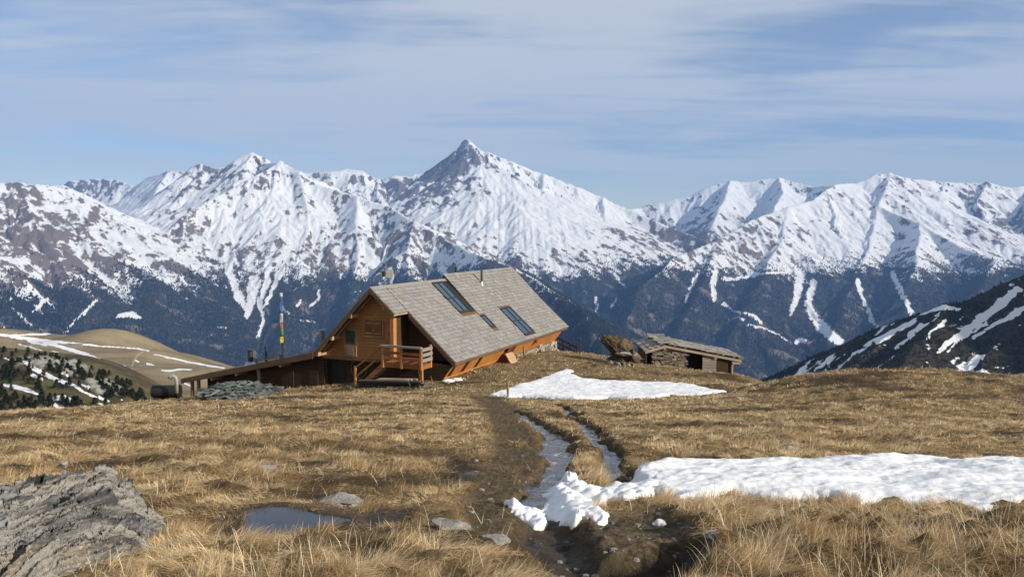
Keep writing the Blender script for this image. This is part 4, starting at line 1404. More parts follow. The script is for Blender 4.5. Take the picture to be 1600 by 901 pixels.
# --- balcony and its stairs
dk = MB(); dk.box(-3.80, -1.0, -2.25, -1.08, 1.22, 1.48); dk.box(-3.80, -2.0, -1.08, .88, 1.22, 1.47); deck = dk.build("balcony", M['rail'], chalet)
def post(x, y, z0, z1, s=.13, mat=M['post']):
    p = MB(); p.box(x - s / 2, x + s / 2, y - s / 2, y + s / 2, z0, z1); return p.build("post", mat, deck)
for x_ in (-3.72, -2.42, -1.06): post(x_, -2.28, 1.2, 2.5)
post(-1.04, -1.2, 1.2, 2.6)
rl = MB()
for z_ in (1.72, 2.05): rl.box(-3.76, -1.02, -2.34, -2.30, z_, z_ + .16)
rl.build("rail", M['rail'], deck)
hr = MB(); hr.box(-3.86, -1.0, -2.42, -2.20, 2.47, 2.58); hr.build("handrail", M['grey'], deck)
er = MB()
for z_ in (1.66, 1.98, 2.30): er.box(-1.0, -.95, -2.3, -1.1, z_, z_ + .20)
er.build("end_rail", M['grey'], deck)
pr = MB(); pr.beam((-1.05, -2.2, 0.0), (-1.05, -2.2, 1.25), .12, .12, (0, 1, 0)); pr.beam((-1.05, -2.2, .1), (-1.25, -2.2, 1.2), .08, .1, (0, 1, 0))
pr.build("prop", M['post'], deck)
st = MB()
for yy_ in (-2.28, -1.3):
    st.hexa([(-5.75, yy_ - .03, -.55), (-3.72, yy_ - .03, 1.2), (-3.72, yy_ + .03, 1.2), (-5.75, yy_ + .03, -.55), (-5.75, yy_ - .03, -.22), (-3.72, yy_ - .03, 1.53), (-3.72, yy_ + .03, 1.53), (-5.75, yy_ + .03, -.22)])
stairs = st.build("stairs", M['rail'], chalet)
tr = MB()
for i in range(8):
    t = (i + .5) / 8; x_ = -5.75 + 2.03 * t; z_ = -.42 + 1.75 * t
    tr.box(x_ - .14, x_ + .14, -2.25, -1.33, z_, z_ + .045)
tr.build("treads", M['grey'], stairs)
sr = MB()
sr.hexa([(-5.75, -2.33, .98), (-3.8, -2.33, 2.40), (-3.8, -2.23, 2.40), (-5.75, -2.23, .98), (-5.75, -2.33, 1.08), (-3.8, -2.33, 2.50), (-3.8, -2.23, 2.50), (-5.75, -2.23, 1.08)])
sr.hexa([(-5.75, -2.31, .38), (-3.8, -2.31, 1.9), (-3.8, -2.26, 1.9), (-5.75, -2.26, .38), (-5.75, -2.31, .50), (-3.8, -2.31, 2.02), (-3.8, -2.26, 2.02), (-5.75, -2.26, .50)])
sr.build("stair_rail", M['rail'], stairs)
np_ = MB(); np_.box(-5.82, -5.70, -2.34, -2.22, -.75, 1.14); np_.build("newel_post", M['post'], stairs)

# --- skylights
def skylight(y0, y1, xa, xb_, bars, lift, name="skylight"):
    f = MB(); n = nr * lift; t = .07
    def P(x, y, l): return roof_pt(x, y, l)
    def strip(x0, x1, ya, yb, l0, l1):
        f.hexa([P(x1, ya, l0), P(x1, yb, l0), P(x0, yb, l0), P(x0, ya, l0), P(x1, ya, l1), P(x1, yb, l1), P(x0, yb, l1), P(x0, ya, l1)])
    strip(xa, xb_, y0, y0 + t, .02, lift + .05); strip(xa, xb_, y1 - t, y1, .02, lift + .05)
    strip(xa, xa + t, y0, y1, .02, lift + .06); strip(xb_ - t * 2.2, xb_, y0, y1, .02, lift + .03)
    for b in bars:
        if b[0] == 'y': strip(xa, xb_, b[1] - .03, b[1] + .03, .02, lift + .045)
        else: strip(b[1] - .03, b[1] + .03, y0, y1, .02, lift + .04)
    o = f.build(name, M['roofmetal'], chalet)
    g = MB()
    g.hexa([P(xb_, y0, .02), P(xb_, y1, .02), P(xa, y1, .02), P(xa, y0, .02), P(xb_, y0, lift), P(xb_, y1, lift), P(xa, y1, lift), P(xa, y0, lift)])
    g.build("pane", M['glass'], o)
skylight(5.65, 7.2, -4.90, -2.62, [('y', 6.45), ('x', -3.7)], .04)
skylight(7.90, 8.6, -2.22, -1.28, [], .04)
skylight(11.6, 13.45, -2.40, -.25, [('y', 12.6), ('x', -1.35)], .04)
# near-black sheet painting the shadow gap between raised roof and tall skylight
ck = MB(); ck.slab(roof_pt(-2.6, 7.2, .03), roof_pt(-2.6, YS, .03), roof_pt(-4.95, YS, .03), roof_pt(-4.95, 7.2, .03), .03); ck.build("shadow_gap", M['dark'], chalet)
# --- stove pipe on the main roof
def stovepipe(parent, base, h, r, mat, cap=True, flash=True, capr=1.5):
    p = MB(); p.tube([base, base + Vector((0, 0, h))], r, 12); o = p.build("stove_pipe", mat, parent)
    if cap:
        c = MB(); c.tube([base + Vector((0, 0, h + .06)), base + Vector((0, 0, h + .12))], r * capr, 12)
        c.tube([base + Vector((0, 0, h - .02)), base + Vector((0, 0, h + .08))], r * .5, 6); c.build("cap", mat, o)
    if flash:
        f = MB(); f.tube([base + Vector((0, 0, -.12)), base + Vector((0, 0, .22))], [r * 2.4, r * 1.15], 12); f.build("flashing", M['steel'], o)
    return o
stovepipe(chalet, roof_pt(-4.30, 12.3, .12), .95, .085, M['blackpipe'])
stovepipe(chalet, Vector((-6.3, 12.0, 5.0)), 1.55, .11, M['blackpipe'], flash=False)

# --- low lean-to wing at the left
wing = MB()
WX0, WX1 = -9.5, -20.9
def zw(x): return 1.62 + (x - WX0) * (1.62 + .95) / (WX0 - WX1)
wing.slab((WX0, -1.6, zw(WX0)), (WX0, 9.0, zw(WX0)), (WX1, 9.0, zw(WX1)), (WX1, -1.6, zw(WX1)), .10)
wr = wing.build("wing_roof", M['membrane'], chalet)
wb = MB()
wb.hexa([(WX1 - .05, -1.68, zw(WX1) - .32), (WX0, -1.68, zw(WX0) - .36), (WX0, -1.6, zw(WX0) - .36), (WX1 - .05, -1.6, zw(WX1) - .32), (WX1 - .05, -1.68, zw(WX1) + .03), (WX0, -1.68, zw(WX0) + .03), (WX0, -1.6, zw(WX0) + .03), (WX1 - .05, -1.6, zw(WX1) + .03)])
wb.build("barge_board", M['fascia'], wr)
we = MB(); we.box(WX1 - .1, WX1 - .02, -1.7, 9.0, zw(WX1) - .3, zw(WX1) + .02); we.build("eave_board", M['fascia'], wr)
ww = MB(); ww.prism([(-19.6, -3.6), (-9.4, -2.6), (-9.4, zw(-9.5) - .1), (-19.6, zw(-19.6) - .1)], -.6, -.4); ww.box(-19.6, -19.4, -.4, 8.8, -3.8, -.75)
ww.build("wing_wall", M['lower'], chalet)
for x0, x1, z0, z1 in ((-12.9, -11.9, -.9, .35), (-10.6, -9.9, -.7, .3)):
    w_ = MB(); w_.box(x0, x1, -.65, -.602, z0, z1); w_.build("wing_window", M['lower'], chalet)
for x_ in (-14.25,):
    p = MB(); p.tube([(x_, -1.3, -2.4), (x_, -1.3, -.2), (x_ + .05, -1.45, zw(x_) - .3)], .12, 8); p.build("crooked_post", M['grey'], chalet)
for x_ in (-20.2, -19.6):
    p = MB(); p.box(x_ - .09, x_ + .09, -1.5, -1.32, -3.8, zw(x_) - .3); p.build("wing_post", M['trim'], chalet)
for x_ in (-18.2, -16.0, -12.2):
    p = MB(); p.tube([(x_, -1.62, zw(x_) - .42), (x_, -.5, zw(x_) - .42)], .10, 8); p.build("purlin_end", M['rafter'], chalet)
stovepipe(chalet, Vector((-16.9, .8, zw(-16.9) + .05)), .95, .19, M['blackpipe'], capr=1.45)
stovepipe(chalet, Vector((-10.9, 1.2, zw(-10.9) + .05)), 1.25, .19, M['flash'], capr=1.2)
p = MB(); p.tube([(-16.1, 1.5, zw(-16) - .1), (-16.1, 1.5, zw(-16) + .9)], .08, 8); p.tube([(-16.1, 1.5, zw(-16) + .9), (-16.1, 1.5, zw(-16) + 1.1)], .11, 8); p.build("vent_pipe", M['blackpipe'], chalet)
p = MB(); p.beam((-15.9, .2, zw(-15.9) + .35), (-13.6, .2, zw(-13.6) + .3), .1, .08); p.beam((-16.6, .2, zw(-16.6) + .22), (-14.0, .25, zw(-14.0) + .14), .1, .06)
for x_ in (-15.8, -13.7): p.box(x_ - .04, x_ + .04, .15, .25, zw(x_), zw(x_) + .35)
p.build("snow_guard", M['grey'], wr)
p = MB(); p.beam((-12.4, 3, zw(-12.4) + .3), (-9.6, 3, zw(-9.6) + .3), .08, .1)
for x_ in (-12.3, -11.0, -9.8): p.box(x_ - .04, x_ + .04, 2.96, 3.04, zw(x_), zw(x_) + .4)
p.box(-11.6, -10.2, 3.2, 3.9, zw(-11) - .1, zw(-11) + .42)
p.build("roof_rack", M['roofmetal'], wr)
# --- railing behind the far corner
fr = MB()
for i in range(4):
    fr.box(-.9 + i * .62, -.82 + i * .62, 19.7, 19.78, -1.4, .75 - i * .28)
for dz in (0, .42, .84):
    fr.hexa([(-1.2, 19.66, -.25 + dz), (1.1, 19.66, -1.25 + dz), (1.1, 19.70, -1.25 + dz), (-1.2, 19.70, -.25 + dz), (-1.2, 19.66, -.08 + dz), (1.1, 19.66, -1.08 + dz), (1.1, 19.70, -1.08 + dz), (-1.2, 19.70, -.08 + dz)])
fr.build("rear_stair_rail", M['lower'], chalet)
# ================================================================== loose things round the chalet and on the meadow
def gz(x, y, bumps=True):
    return float(ground_z(np.array([float(x)]), np.array([float(y)]), bumps=bumps)[0])


def ch(x, y, z):
    """chalet coordinates to world."""
    ex = Vector((math.cos(R(24)), -math.sin(R(24)))); ey = CH_D
    return Vector((CH0.x + ex.x * x + ey.x * y, CH0.y + ex.y * x + ey.y * y, ZC + z))


def noise3(v, s, seed=0):
    return (perlin(np.array([v.x * s + v.z * s * .7]), np.array([v.y * s - v.z * s * .6]), seed)[0])


def rock_mesh(name, sx, sy, sz, seed, sub=4, rough=.35, layers=0.0, flat=.55, cut=True):
    bm = bmesh.new()
    bmesh.ops.create_icosphere(bm, subdivisions=sub, radius=1.0)
    co = np.array([v.co[:] for v in bm.verts])
    r_ = np.random.default_rng(seed)
    if cut:                                            # chop it with a few planes for broken faces
        for _ in range(14):
            n = r_.normal(size=3); n /= np.linalg.norm(n); d = .42 + .40 * r_.random()
            k = co @ n
            over = np.clip(k - d, 0, None)
            co -= over[:, None] * n[None]
    a = co[:, 0] * 1.3 + co[:, 2] * .9; b = co[:, 1] * 1.3 - co[:, 2] * .8
    f = fbm(a + seed, b, 4, seed)
    co *= (1 + rough * f)[:, None]
    co += .06 * rough * fbm(co[:, 0] * 5 + seed, co[:, 1] * 5 + co[:, 2] * 4, 3, seed + 4)[:, None]
    co *= np.array([sx, sy, sz])
    if layers:
        t = co[:, 2] + .25 * co[:, 0] + .05 * fbm(co[:, 0] / .3, co[:, 1] / .3, 2, seed + 2)
        ph = (t / layers) % 1.0
        push = 1 + .10 * (hash01(np.floor(t / layers), np.zeros_like(t), seed) - .5) - .06 * (ph < .15)
        co[:, :2] *= push[:, None]
    for v, c in zip(bm.verts, co):
        v.co = c
    me = bpy.data.meshes.new(name); bm.to_mesh(me); bm.free()
    return me


mrk, q = new_mat("grey_schist", 0.85, 0.25)
co = q.n('ShaderNodeTexCoord').outputs['Object']
n1 = q.noise(co, 4.0, 6.0, 0.7); n2 = q.noise(co, 22.0, 5.0, 0.7); n3 = q.noise(q.mapping(co, scale=(1, 1, 6)), 5.0, 4.0, 0.6)
c = q.mix(q.ramp(n3, .3, .7), (0.17, 0.17, 0.165), (0.36, 0.345, 0.31))
c = q.mix(q.ramp(n1, .55, .7, 0, .6), c, (0.28, 0.23, 0.15))
c = q.mix(q.ramp(n2, .3, .5, .6, 0), c, (0.07, 0.068, 0.06))
c = q.mix(q.ramp(n2, .62, .72, 0, .5), c, (0.42, 0.43, 0.38))
link(q, c, 'Base Color'); bump(q, n2, .7, .03)
mrb, q = new_mat("brown_weathered_rock", 0.9, 0.15)
co = q.n('ShaderNodeTexCoord').outputs['Object']
n1 = q.noise(co, 2.0, 6.0, 0.7); n2 = q.noise(co, 9.0, 5.0, 0.7)
c = q.mix(q.ramp(n1, .35, .65), (0.050, 0.038, 0.026), (0.155, 0.115, 0.070))
c = q.mix(q.ramp(n2, .3, .55, .6, 0), c, (0.03, 0.024, 0.016))
link(q, c, 'Base Color'); bump(q, n2, .9, .12)


def put_rock(px, py, wpx, hpx, dpt, seed, label, mat=mrk, lift=.3, name="rock", Y=None, layers=.03, rot=0.0, sub=4, group=None):
    v = hit(px, py) if Y is None else at(px, py, Y)
    s = v.y / FPX
    me = rock_mesh(name, wpx * s / 2, dpt / 2, hpx * s / 2 * 1.3, seed, sub=sub, layers=layers)
    o = link_mesh(name, me, mat, smooth=False)
    z = gz(v.x, v.y) if Y is None else v.z
    o.location = (v.x, v.y, z + hpx * s * lift)
    o.rotation_euler = (0, 0, rot)
    return tag(o, label, "rock", group)


put_rock(420, 738, 44, 17, .38, 3, "small grey flat stone showing above the grass behind the puddle", lift=.2)
put_rock(100, 727, 20, 14, .25, 5, "little dark stone in the grass beyond the layered outcrop", lift=.2)
put_rock(518, 791, 92, 24, .42, 7, "wide grey stone at the right-hand end of the puddle", lift=.15)
put_rock(700, 829, 74, 16, .30, 9, "pale flat slab lying in the grass left of the muddy path", lift=.15, rot=-.35)
put_rock(775, 847, 60, 12, .25, 10, "thin pale slab beside the dark ditch at the path's left edge", lift=.12, rot=-.3)
put_rock(1237, 708, 38, 12, .5, 12, "flat pale stone in the grass just above the near snow patch", lift=.25)
put_rock(905, 873, 22, 13, .12, 14, "small whitish stone on the muddy path", lift=.3)
put_rock(922, 889, 46, 18, .28, 15, "pale flat rock at the bottom of the muddy path", lift=.2)
put_rock(876, 868, 30, 20, .22, 16, "grey angular rock at the left bank of the muddy path", lift=.2, rot=.5)
put_rock(938, 873, 18, 8, .14, 17, "thin light stone on the mud right of the whitish stone", lift=.2)
put_rock(1115, 852, 40, 12, .2, 18, "grey stone half sunk in the tall grass at the right of the path", lift=.2)
put_rock(1010, 757, 16, 10, .2, 19, "dark stone where the right stream meets the near snow", lift=.3)
for i, (px, py, w_) in enumerate(((742, 583, 7), (751, 579, 6), (730, 588, 6), (719, 592, 7), (709, 596, 8), (726, 594, 5), (700, 600, 7), (836, 552, 9), (845, 550, 8), (870, 548, 9))):
    put_rock(px, py, w_, w_ * .7, .3, 30 + i, "small grey stone along the foot of the chalet's slanting orange wall", lift=.25, sub=3, name="foundation_stone", group="stones along the chalet foot")
for i, (px, py, w_) in enumerate(((955, 568, 14), (966, 571, 12), (975, 567, 11), (948, 566, 9), (983, 572, 10), (936, 551, 9), (928, 552, 7), (1022, 594, 8), (900, 593, 7), (1005, 576, 9))):
    put_rock(px, py, w_, w_ * .5, .45, 50 + i, "small pale stone in the turf near the brown boulder", lift=.2, sub=3, name="turf_stone", group="stones in the turf by the boulder")

# ------------------------------------------------------------------ the brown boulder on its ledges
b0 = at(967, 539, 58)
me = rock_mesh("boulder", 1.30, 1.0, 1.25, 91, sub=5, rough=.35, layers=.22)
o = link_mesh("boulder", me, mrb); o.location = b0; o.rotation_euler = (0, R(12), .2)
tag(o, "big dark brown boulder perched on flat ledges left of the stone hut", "boulder")
for i, (px, py, wpx, hpx, mat) in enumerate(((973, 551, 62, 9, mrk), (978, 558, 66, 9, mrb), (970, 562, 46, 8, mrb), (990, 555, 30, 20, mrb))):
    v = at(px, py, 57.6); s = v.y / FPX
    me = rock_mesh("rock_ledge", wpx * s / 2, .9, hpx * s / 2 * 1.35, 80 + i, sub=4, layers=.08)
    o = link_mesh("rock_ledge", me, mat); o.location = v; o.rotation_euler = (0, R(5), 0)
    tag(o, ["pale flat ledge of rock directly under the brown boulder", "brown lower ledge of rock under the boulder", "short broken ledge at the boulder's left foot", "steep brown rock at the boulder's right foot"][i], "rock ledge")

# ------------------------------------------------------------------ layered outcrop in the near left corner
def outcrop():
    out = [(-260, 760), (-120, 742), (0, 744), (60, 746), (110, 745), (160, 741), (172, 750), (186, 770), (200, 785), (205, 800), (226, 818), (250, 842), (262, 866), (255, 890), (235, 930), (215, 1010), (100, 1060), (-260, 1060)]
    zl = -2.62
    P = []
    for px, py in out:
        d = at(px, py, 1.0)
        Yd = 8.35 - (py - 742) * .0083
        P.append((d.x * max(Yd, 4.6), max(Yd, 4.6)))
    xs = np.linspace(-7.6, -2.4, 760); ys = np.linspace(4.6, 8.9, 620)
    X, Y = np.meshgrid(xs, ys)
    jag = .10 * fbm(X / .22, Y / .22, 4, 401)
    d = inside_dist(X + jag, Y + .08 * fbm(X / .2, Y / .2, 4, 402), P)
    base = zbase(X, Y)
    # a slanting block: its highest edge runs along the far right rim, the top falls away to the left
    top = .06 * sstep(-.02, .10, d) + .12 * sstep(.0, .75, d)
    top += .20 * np.exp(-((X + 4.15 + .45 * (Y - 7.6)) / .42) ** 2) * sstep(6.0, 7.2, Y) + .05 * fbm(X / .8, Y / .8, 2, 410)
    top -= .16 * sstep(-5.0, -7.5, X)
    # foliation: thin sheets dipping across, broken into steps
    t = X * .80 - Y * .60 + .12 * fbm(X / 1.1, Y / 1.1, 3, 403) + .030 * fbm(X / .2, Y / .2, 3, 404)
    s = X * .60 + Y * .80
    disp = np.zeros_like(X)
    for lam, amp, sd in ((.40, .15, 1), (.15, .10, 2), (.06, .050, 3), (.026, .022, 4)):
        tw = t + lam * .25 * fbm(s / (lam * 4), t / lam, 2, sd + 60)
        k = np.floor(tw / lam)
        brk = np.floor(s / (lam * 6.0 + .12) + hash01(k, k * 0, sd) * 9 + 1.1 * fbm(s / lam * .4, t / lam, 2, sd + 40))
        fr = tw / lam - k
        disp += amp * (1.25 * ((1 - fr) ** .8 - .5) + .9 * (hash01(k, brk, sd + 20) - .5))
    disp *= 1.3
    disp += .03 * fbm(X / .3, Y / .3, 4, 405) + .022 * fbm(X / .06, Y / .06, 3, 406)
    Z = base - .10 + (top + .10 + disp * (.35 + .65 * sstep(.0, .2, d))) * sstep(-.08, .03, d)
    # sheets lean: shift sideways with height so that edges overhang a little
    h = np.clip(Z - base, 0, 1)
    Xo = X + .30 * h + .04 * fbm(Z / .05, Y / .3, 2, 409)
    me = grid_mesh("outcrop", Xo, Y, Z, keep=(d > -.14))
    band = fbm(t / .09, s / 1.3, 4, 407)
    set_attr(me, "band", band)
    set_attr(me, "patch", fbm(X / .5, Y / .5, 4, 408))
    cr = np.zeros_like(X)
    gy_, gx_ = np.gradient(disp)
    set_attr(me, "crack", sstep(.02, -.14, disp))
    m, q = new_mat("layered_schist", 0.8, 0.3)
    geo = q.n('ShaderNodeNewGeometry').outputs['Position']
    rotm = q.mapping(geo, rot=(0, 0, R(-53)))
    n2 = q.noise(q.mapping(rotm, scale=(.8, 9, 5)), 6.0, 6.0, .7, .3)
    n3 = q.noise(geo, 34.0, 4.0, .7)
    b_ = q.math('ADD', q.attr("band"), q.math('MULTIPLY', q.math('SUBTRACT', n2, .5), 1.6))
    c = q.mix(q.ramp(b_, -.45, .35), (0.062, 0.066, 0.072), (0.34, 0.325, 0.29))
    c = q.mix(q.ramp(q.math('ADD', q.attr("patch"), q.math('MULTIPLY', q.math('SUBTRACT', n2, .5), 1.2)), .2, .5, 0, .5), c, (0.27, 0.215, 0.14))
    c = q.mix(q.ramp(q.math('SUBTRACT', q.math('MULTIPLY', q.math('SUBTRACT', n3, .5), 1.5), q.attr("patch")), .10, .38, 0, .7), c, (0.25, 0.26, 0.29))
    c = q.mix(q.ramp(n2, .28, .42, .75, 0), c, (0.045, 0.042, 0.038))
    c = q.mix(q.math('MULTIPLY', q.attr('crack'), .55), c, (0.06, 0.055, 0.048))
    c = q.mix(q.ramp(q.math('ADD', n3, q.math('MULTIPLY', q.attr("patch"), .25)), .66, .74, 0, .7), c, (0.52, 0.49, 0.43))
    link(q, c, 'Base Color')
    bump(q, q.math('ADD', n2, q.math('MULTIPLY', n3, .6)), .9, .035)
    o = link_mesh("rock_outcrop", me, m, smooth=False)
    return tag(o, "large grey outcrop of tilted thin rock layers in the near left corner", "rock outcrop"), P, m
OUTCROP, OUT_POLY, MSCH = outcrop()
for i, (px, py, Yd, w_) in enumerate(((20, 806, 6.9, .34), (62, 758, 7.7, .10), (10, 770, 7.5, .16), (46, 846, 6.4, .30), (90, 775, 7.4, .12))):
    v = at(px, py, Yd)
    me = rock_mesh("flake", w_, w_ * .6, .035, 120 + i, sub=3, rough=.5)
    o = link_mesh("rock_flake", me, mrk); o.location = v; o.rotation_euler = (R(14), R(-10), .6 + i)
    tag(o, ["broad pale flake lying on the layered outcrop", "tiny white flake near the top of the outcrop", "grey flake at the outcrop's left edge", "pale loose plate low on the outcrop", "dark small flake on the outcrop's upper face"][i], "rock flake")

# ------------------------------------------------------------------ planks piled under the balcony
mplk = [wood("old_plank_grey", (0.17, 0.15, 0.13), (0.09, 0.08, 0.07), 'X', 0), wood("old_plank_dark", (0.06, 0.052, 0.046), (0.03, 0.026, 0.024), 'X', 0), wood("new_plank", (0.42, 0.34, 0.24), (0.32, 0.24, 0.15), 'X', 0)]
for i in range(20):
    row = i // 5; k = i % 5
    L = 3.4 + 1.3 * rng.random(); x0 = -5.3 + .5 * rng.random()
    b = MB(); b.box(0, L, -.09, .09, -.035, .035)
    top = i >= 17
    o = b.build("plank", mplk[2] if top else mplk[0 if rng.random() < .35 else 1])
    x_ = -3.9 if top else x0
    o.scale.x = .62 if top else 1
    o.location = ch(x_, -3.15 + k * .21, -.02 + row * .13 + .03 * rng.random() + (x_ + 5.3) * .075)
    o.rotation_euler = (0, -R(3.5), CHALET_ROT + R(2) * (rng.random() - .5))
    tag(o, "pale newer plank lying on top of the pile under the balcony" if top else "weathered dark plank in the pile under the balcony", "plank", "new planks on the pile" if top else "old planks under the balcony")
for i in range(7):
    x_ = -5.0 + i * .7
    b = MB(); b.box(-.06, .06, -.5, .5, -.3, .06)
    o = b.build("bearer_beam", mplk[1]); o.location = ch(x_, -2.8, -.12 + (x_ + 5.3) * .075); o.rotation_euler = (0, 0, CHALET_ROT)
    tag(o, "short dark bearer under the plank pile below the balcony", "beam", "bearers under the plank pile")
# brushwood heap at the pile's right end
br = MB()
for i in range(130):
    p = Vector((rng.normal(0, .42), rng.normal(0, .3), abs(rng.normal(0, .25))))
    d = Vector((rng.normal(), rng.normal(), rng.normal() * .7)).normalized() * (.2 + .35 * rng.random())
    br.tube([p - d, p + d * .2 + Vector((rng.normal(0, .05), 0, .05)), p + d], [.02, .018, .008], 5)
o = br.build("brushwood", plain("grey_sticks", (0.23, 0.20, 0.17), .9)); o.location = ch(-.55, -2.7, -.15)
tag(o, "grey tangle of sticks heaped at the right end of the plank pile", "brushwood heap")
for i, (x_, y_) in enumerate(((.0, -.9), (.3, -.35))):
    me = rock_mesh("snow_remnant", .38, .22, .12, 140 + i, sub=3, rough=.3, cut=False); set_attr(me, "edge", np.zeros(len(me.vertices)))
    p = ch(x_, y_, 0); o = link_mesh("snow_remnant", me, msn, smooth=True); o.location = (p.x, p.y, gz(p.x, p.y) + .06)
    tag(o, "small shaded snow remnant at the chalet's near right corner", "snow remnant", "snow remnants by the chalet corner")

# ------------------------------------------------------------------ low shed under a heap of slates
A_, B_, C_, D_s = at(306, 618, 46.5), at(383, 630, 43.5), at(436, 607, 46.5), at(352, 598, 50.5)
shed = tag(empty("slate_shed", (A_.x * .5 + C_.x * .5, 46.5, -11.0)), "low dark store roofed with a heap of grey green slates beside the lean-to", "shed")
so_ = Vector(shed.location)
rb = MB(); rb.slab(A_ - so_, B_ - so_, C_ - so_, D_s - so_, .10); rb.build("roof", M['fascia'], shed)
wb_ = MB()
for P0, P1 in ((A_, B_), (B_, C_)):
    a = P0 - so_; b = P1 - so_
    a = a * .93 + Vector((0, 0, a.z * .07)); b = b * .93 + Vector((0, 0, b.z * .07))
    wb_.hexa([(a.x, a.y, -.9), (b.x, b.y, -.9), (b.x, b.y + .08, -.9), (a.x, a.y + .08, -.9), (a.x, a.y, a.z - .12), (b.x, b.y, b.z - .12), (b.x, b.y + .08, b.z - .12), (a.x, a.y + .08, a.z - .12)])
wb_.build("wall", M['lower'], shed)
fa = MB(); a, b, c_ = A_ - so_, B_ - so_, C_ - so_
fa.beam(a + Vector((0, -.04, -.05)), b + Vector((0, -.04, -.05)), .06, .15); fa.beam(b + Vector((.02, -.04, -.04)), c_ + Vector((.04, -.02, -.04)), .05, .13)
fa.build("edge_board", M['fascia'], shed)
sl_ = MB()
ctr = (A_ + B_ + C_ + D_s) / 4 - so_
for i in range(420):
    u_, v_ = rng.random(), rng.random()
    p = ((A_ * (1 - u_) + B_ * u_) * (1 - v_) + (D_s * (1 - u_) + C_ * u_) * v_) - so_
    hgt = .27 * max(0, 1 - ((u_ - .55) ** 2 + (v_ - .55) ** 2) * 3.2)
    p = p + Vector((0, 0, .03 + hgt * rng.random() ** .3))
    yaw = rng.random() * PI; pit = rng.normal(0, .22); rol = rng.normal(0, .22)
    mt_ = Matrix.Rotation(yaw, 3, 'Z') @ Matrix.Rotation(pit, 3, 'X') @ Matrix.Rotation(rol, 3, 'Y')
    w_, l_, t_ = .16 + .2 * rng.random(), .22 + .32 * rng.random(), .015 + .02 * rng.random()
    pts = [mt_ @ Vector(k) + p for k in ((-w_, -l_, -t_), (w_ * (.6 + .4 * rng.random()), -l_, -t_), (w_, l_ * (.6 + .4 * rng.random()), -t_), (-w_ * .8, l_, -t_), (-w_, -l_, t_), (w_ * .8, -l_, t_), (w_, l_ * .8, t_), (-w_ * .8, l_, t_))]
    c0 = np.array([.095, .108, .10]) * (.4 + 1.1 * rng.random())
    sl_.hexa(pts, tuple(c0))
so2 = sl_.build("slates", M['slate'], shed); so2['kind'] = 'stuff'
spill = MB()
for i in range(90):
    p = C_ * .75 + B_ * .25 + Vector((rng.normal(.25, .5), rng.normal(-.2, .4), -.35 - .25 * rng.random())) - so_
    mt_ = Matrix.Rotation(rng.random() * 6, 3, 'Z') @ Matrix.Rotation(rng.normal(0, .5), 3, 'X')
    w_, l_, t_ = .08 + .12 * rng.random(), .12 + .2 * rng.random(), .02
    spill.hexa([mt_ @ Vector(k) + p for k in ((-w_, -l_, -t_), (w_, -l_, -t_), (w_, l_, -t_), (-w_, l_, -t_), (-w_, -l_, t_), (w_, -l_, t_), (w_, l_, t_), (-w_, l_, t_))], tuple(np.array([.17, .175, .165]) * (.6 + .8 * rng.random())))
o = spill.build("slate_rubble", M['slate']); o.location = so_
tag(o, "spill of broken slates at the right side of the slate covered shed", "slate heap", kind="stuff")

# ------------------------------------------------------------------ black tank, grey pipe and tub left of the lean-to
tp = at(262, 611, 49.5)
tank = tag(empty("water_tank", tp), "black horizontal cylindrical tank standing left of the lean-to", "tank")
b = MB(); rr = .40
b.tube([(-.95, 0, 0), (-.90, 0, 0), (.68, 0, 0), (.72, 0, 0)], [rr * .9, rr, rr, rr * .95], 28); b.build("barrel", M['rubber'], tank, smooth=False)
b = MB(); b.tube([(.72, 0, 0), (.76, 0, 0)], [rr * 1.1, rr * 1.1], 28); b.tube([(.4, 0, 0), (.44, 0, 0)], [rr * 1.03, rr * 1.03], 28); b.build("rim", M['dark'], tank)
b = MB(); b.box(-.8, .6, -.3, .3, -.75, -.36); b.build("cradle", M['lower'], tank)
pp = at(276, 600, 48.6)
b = MB(); b.tube([(0, 0, -.55), (0, 0, .25), (-.05, 0, .42), (-.18, 0, .52), (-.34, 0, .50), (-.42, 0, .36)], [.10, .10, .11, .12, .13, .15], 12)
o = b.build("bent_pipe", plain("grey_pipe", (0.26, 0.25, 0.25), .5), smooth=True); o.location = pp
tag(o, "grey bent flue pipe standing upright beside the black tank", "pipe")
tb = at(278, 630, 47.0)
b = MB(); b.tube([(0, 0, -.3), (0, 0, .20), (0, 0, .20), (0, 0, .1)], [.25, .30, .26, .25], 16)
o = b.build("tub", plain("grey_plastic", (0.22, 0.22, 0.22), .6), smooth=False); o.location = tb
tag(o, "grey tub standing on the ground below the bent pipe", "tub")

# ------------------------------------------------------------------ flag pole with prayer flags
fp = ch(-12.3, 2.2, 1.0)
fp_b = at(441, 556, fp.y); top = at(441, 457, fp.y)
pole = tag(empty("flag_pole", fp_b), "tall pole with a narrow column of coloured prayer flags above the lean-to roof", "flag pole")
H_ = top.z - fp_b.z
b = MB(); b.tube([(0, 0, -.6), (0, 0, H_)], [.075, .04], 10); b.build("pole", M['grey'], pole)
flag_cols = (("white_cloth", (.5, .46, .42)), ("blue_cloth", (.06, .13, .30)), ("white_cloth", (.62, .62, .64)), ("red_cloth", (.34, .08, .06)), ("green_cloth", (.06, .22, .07)), ("yellow_cloth", (.60, .47, .05)))
zs = [(H_ - .28, H_ - .02), (H_ - 1.42, H_ - .30), (H_ - 2.12, H_ - 1.46), (H_ - 2.52, H_ - 2.14), (H_ - 3.08, H_ - 2.54), (H_ - 3.62, H_ - 3.10)]
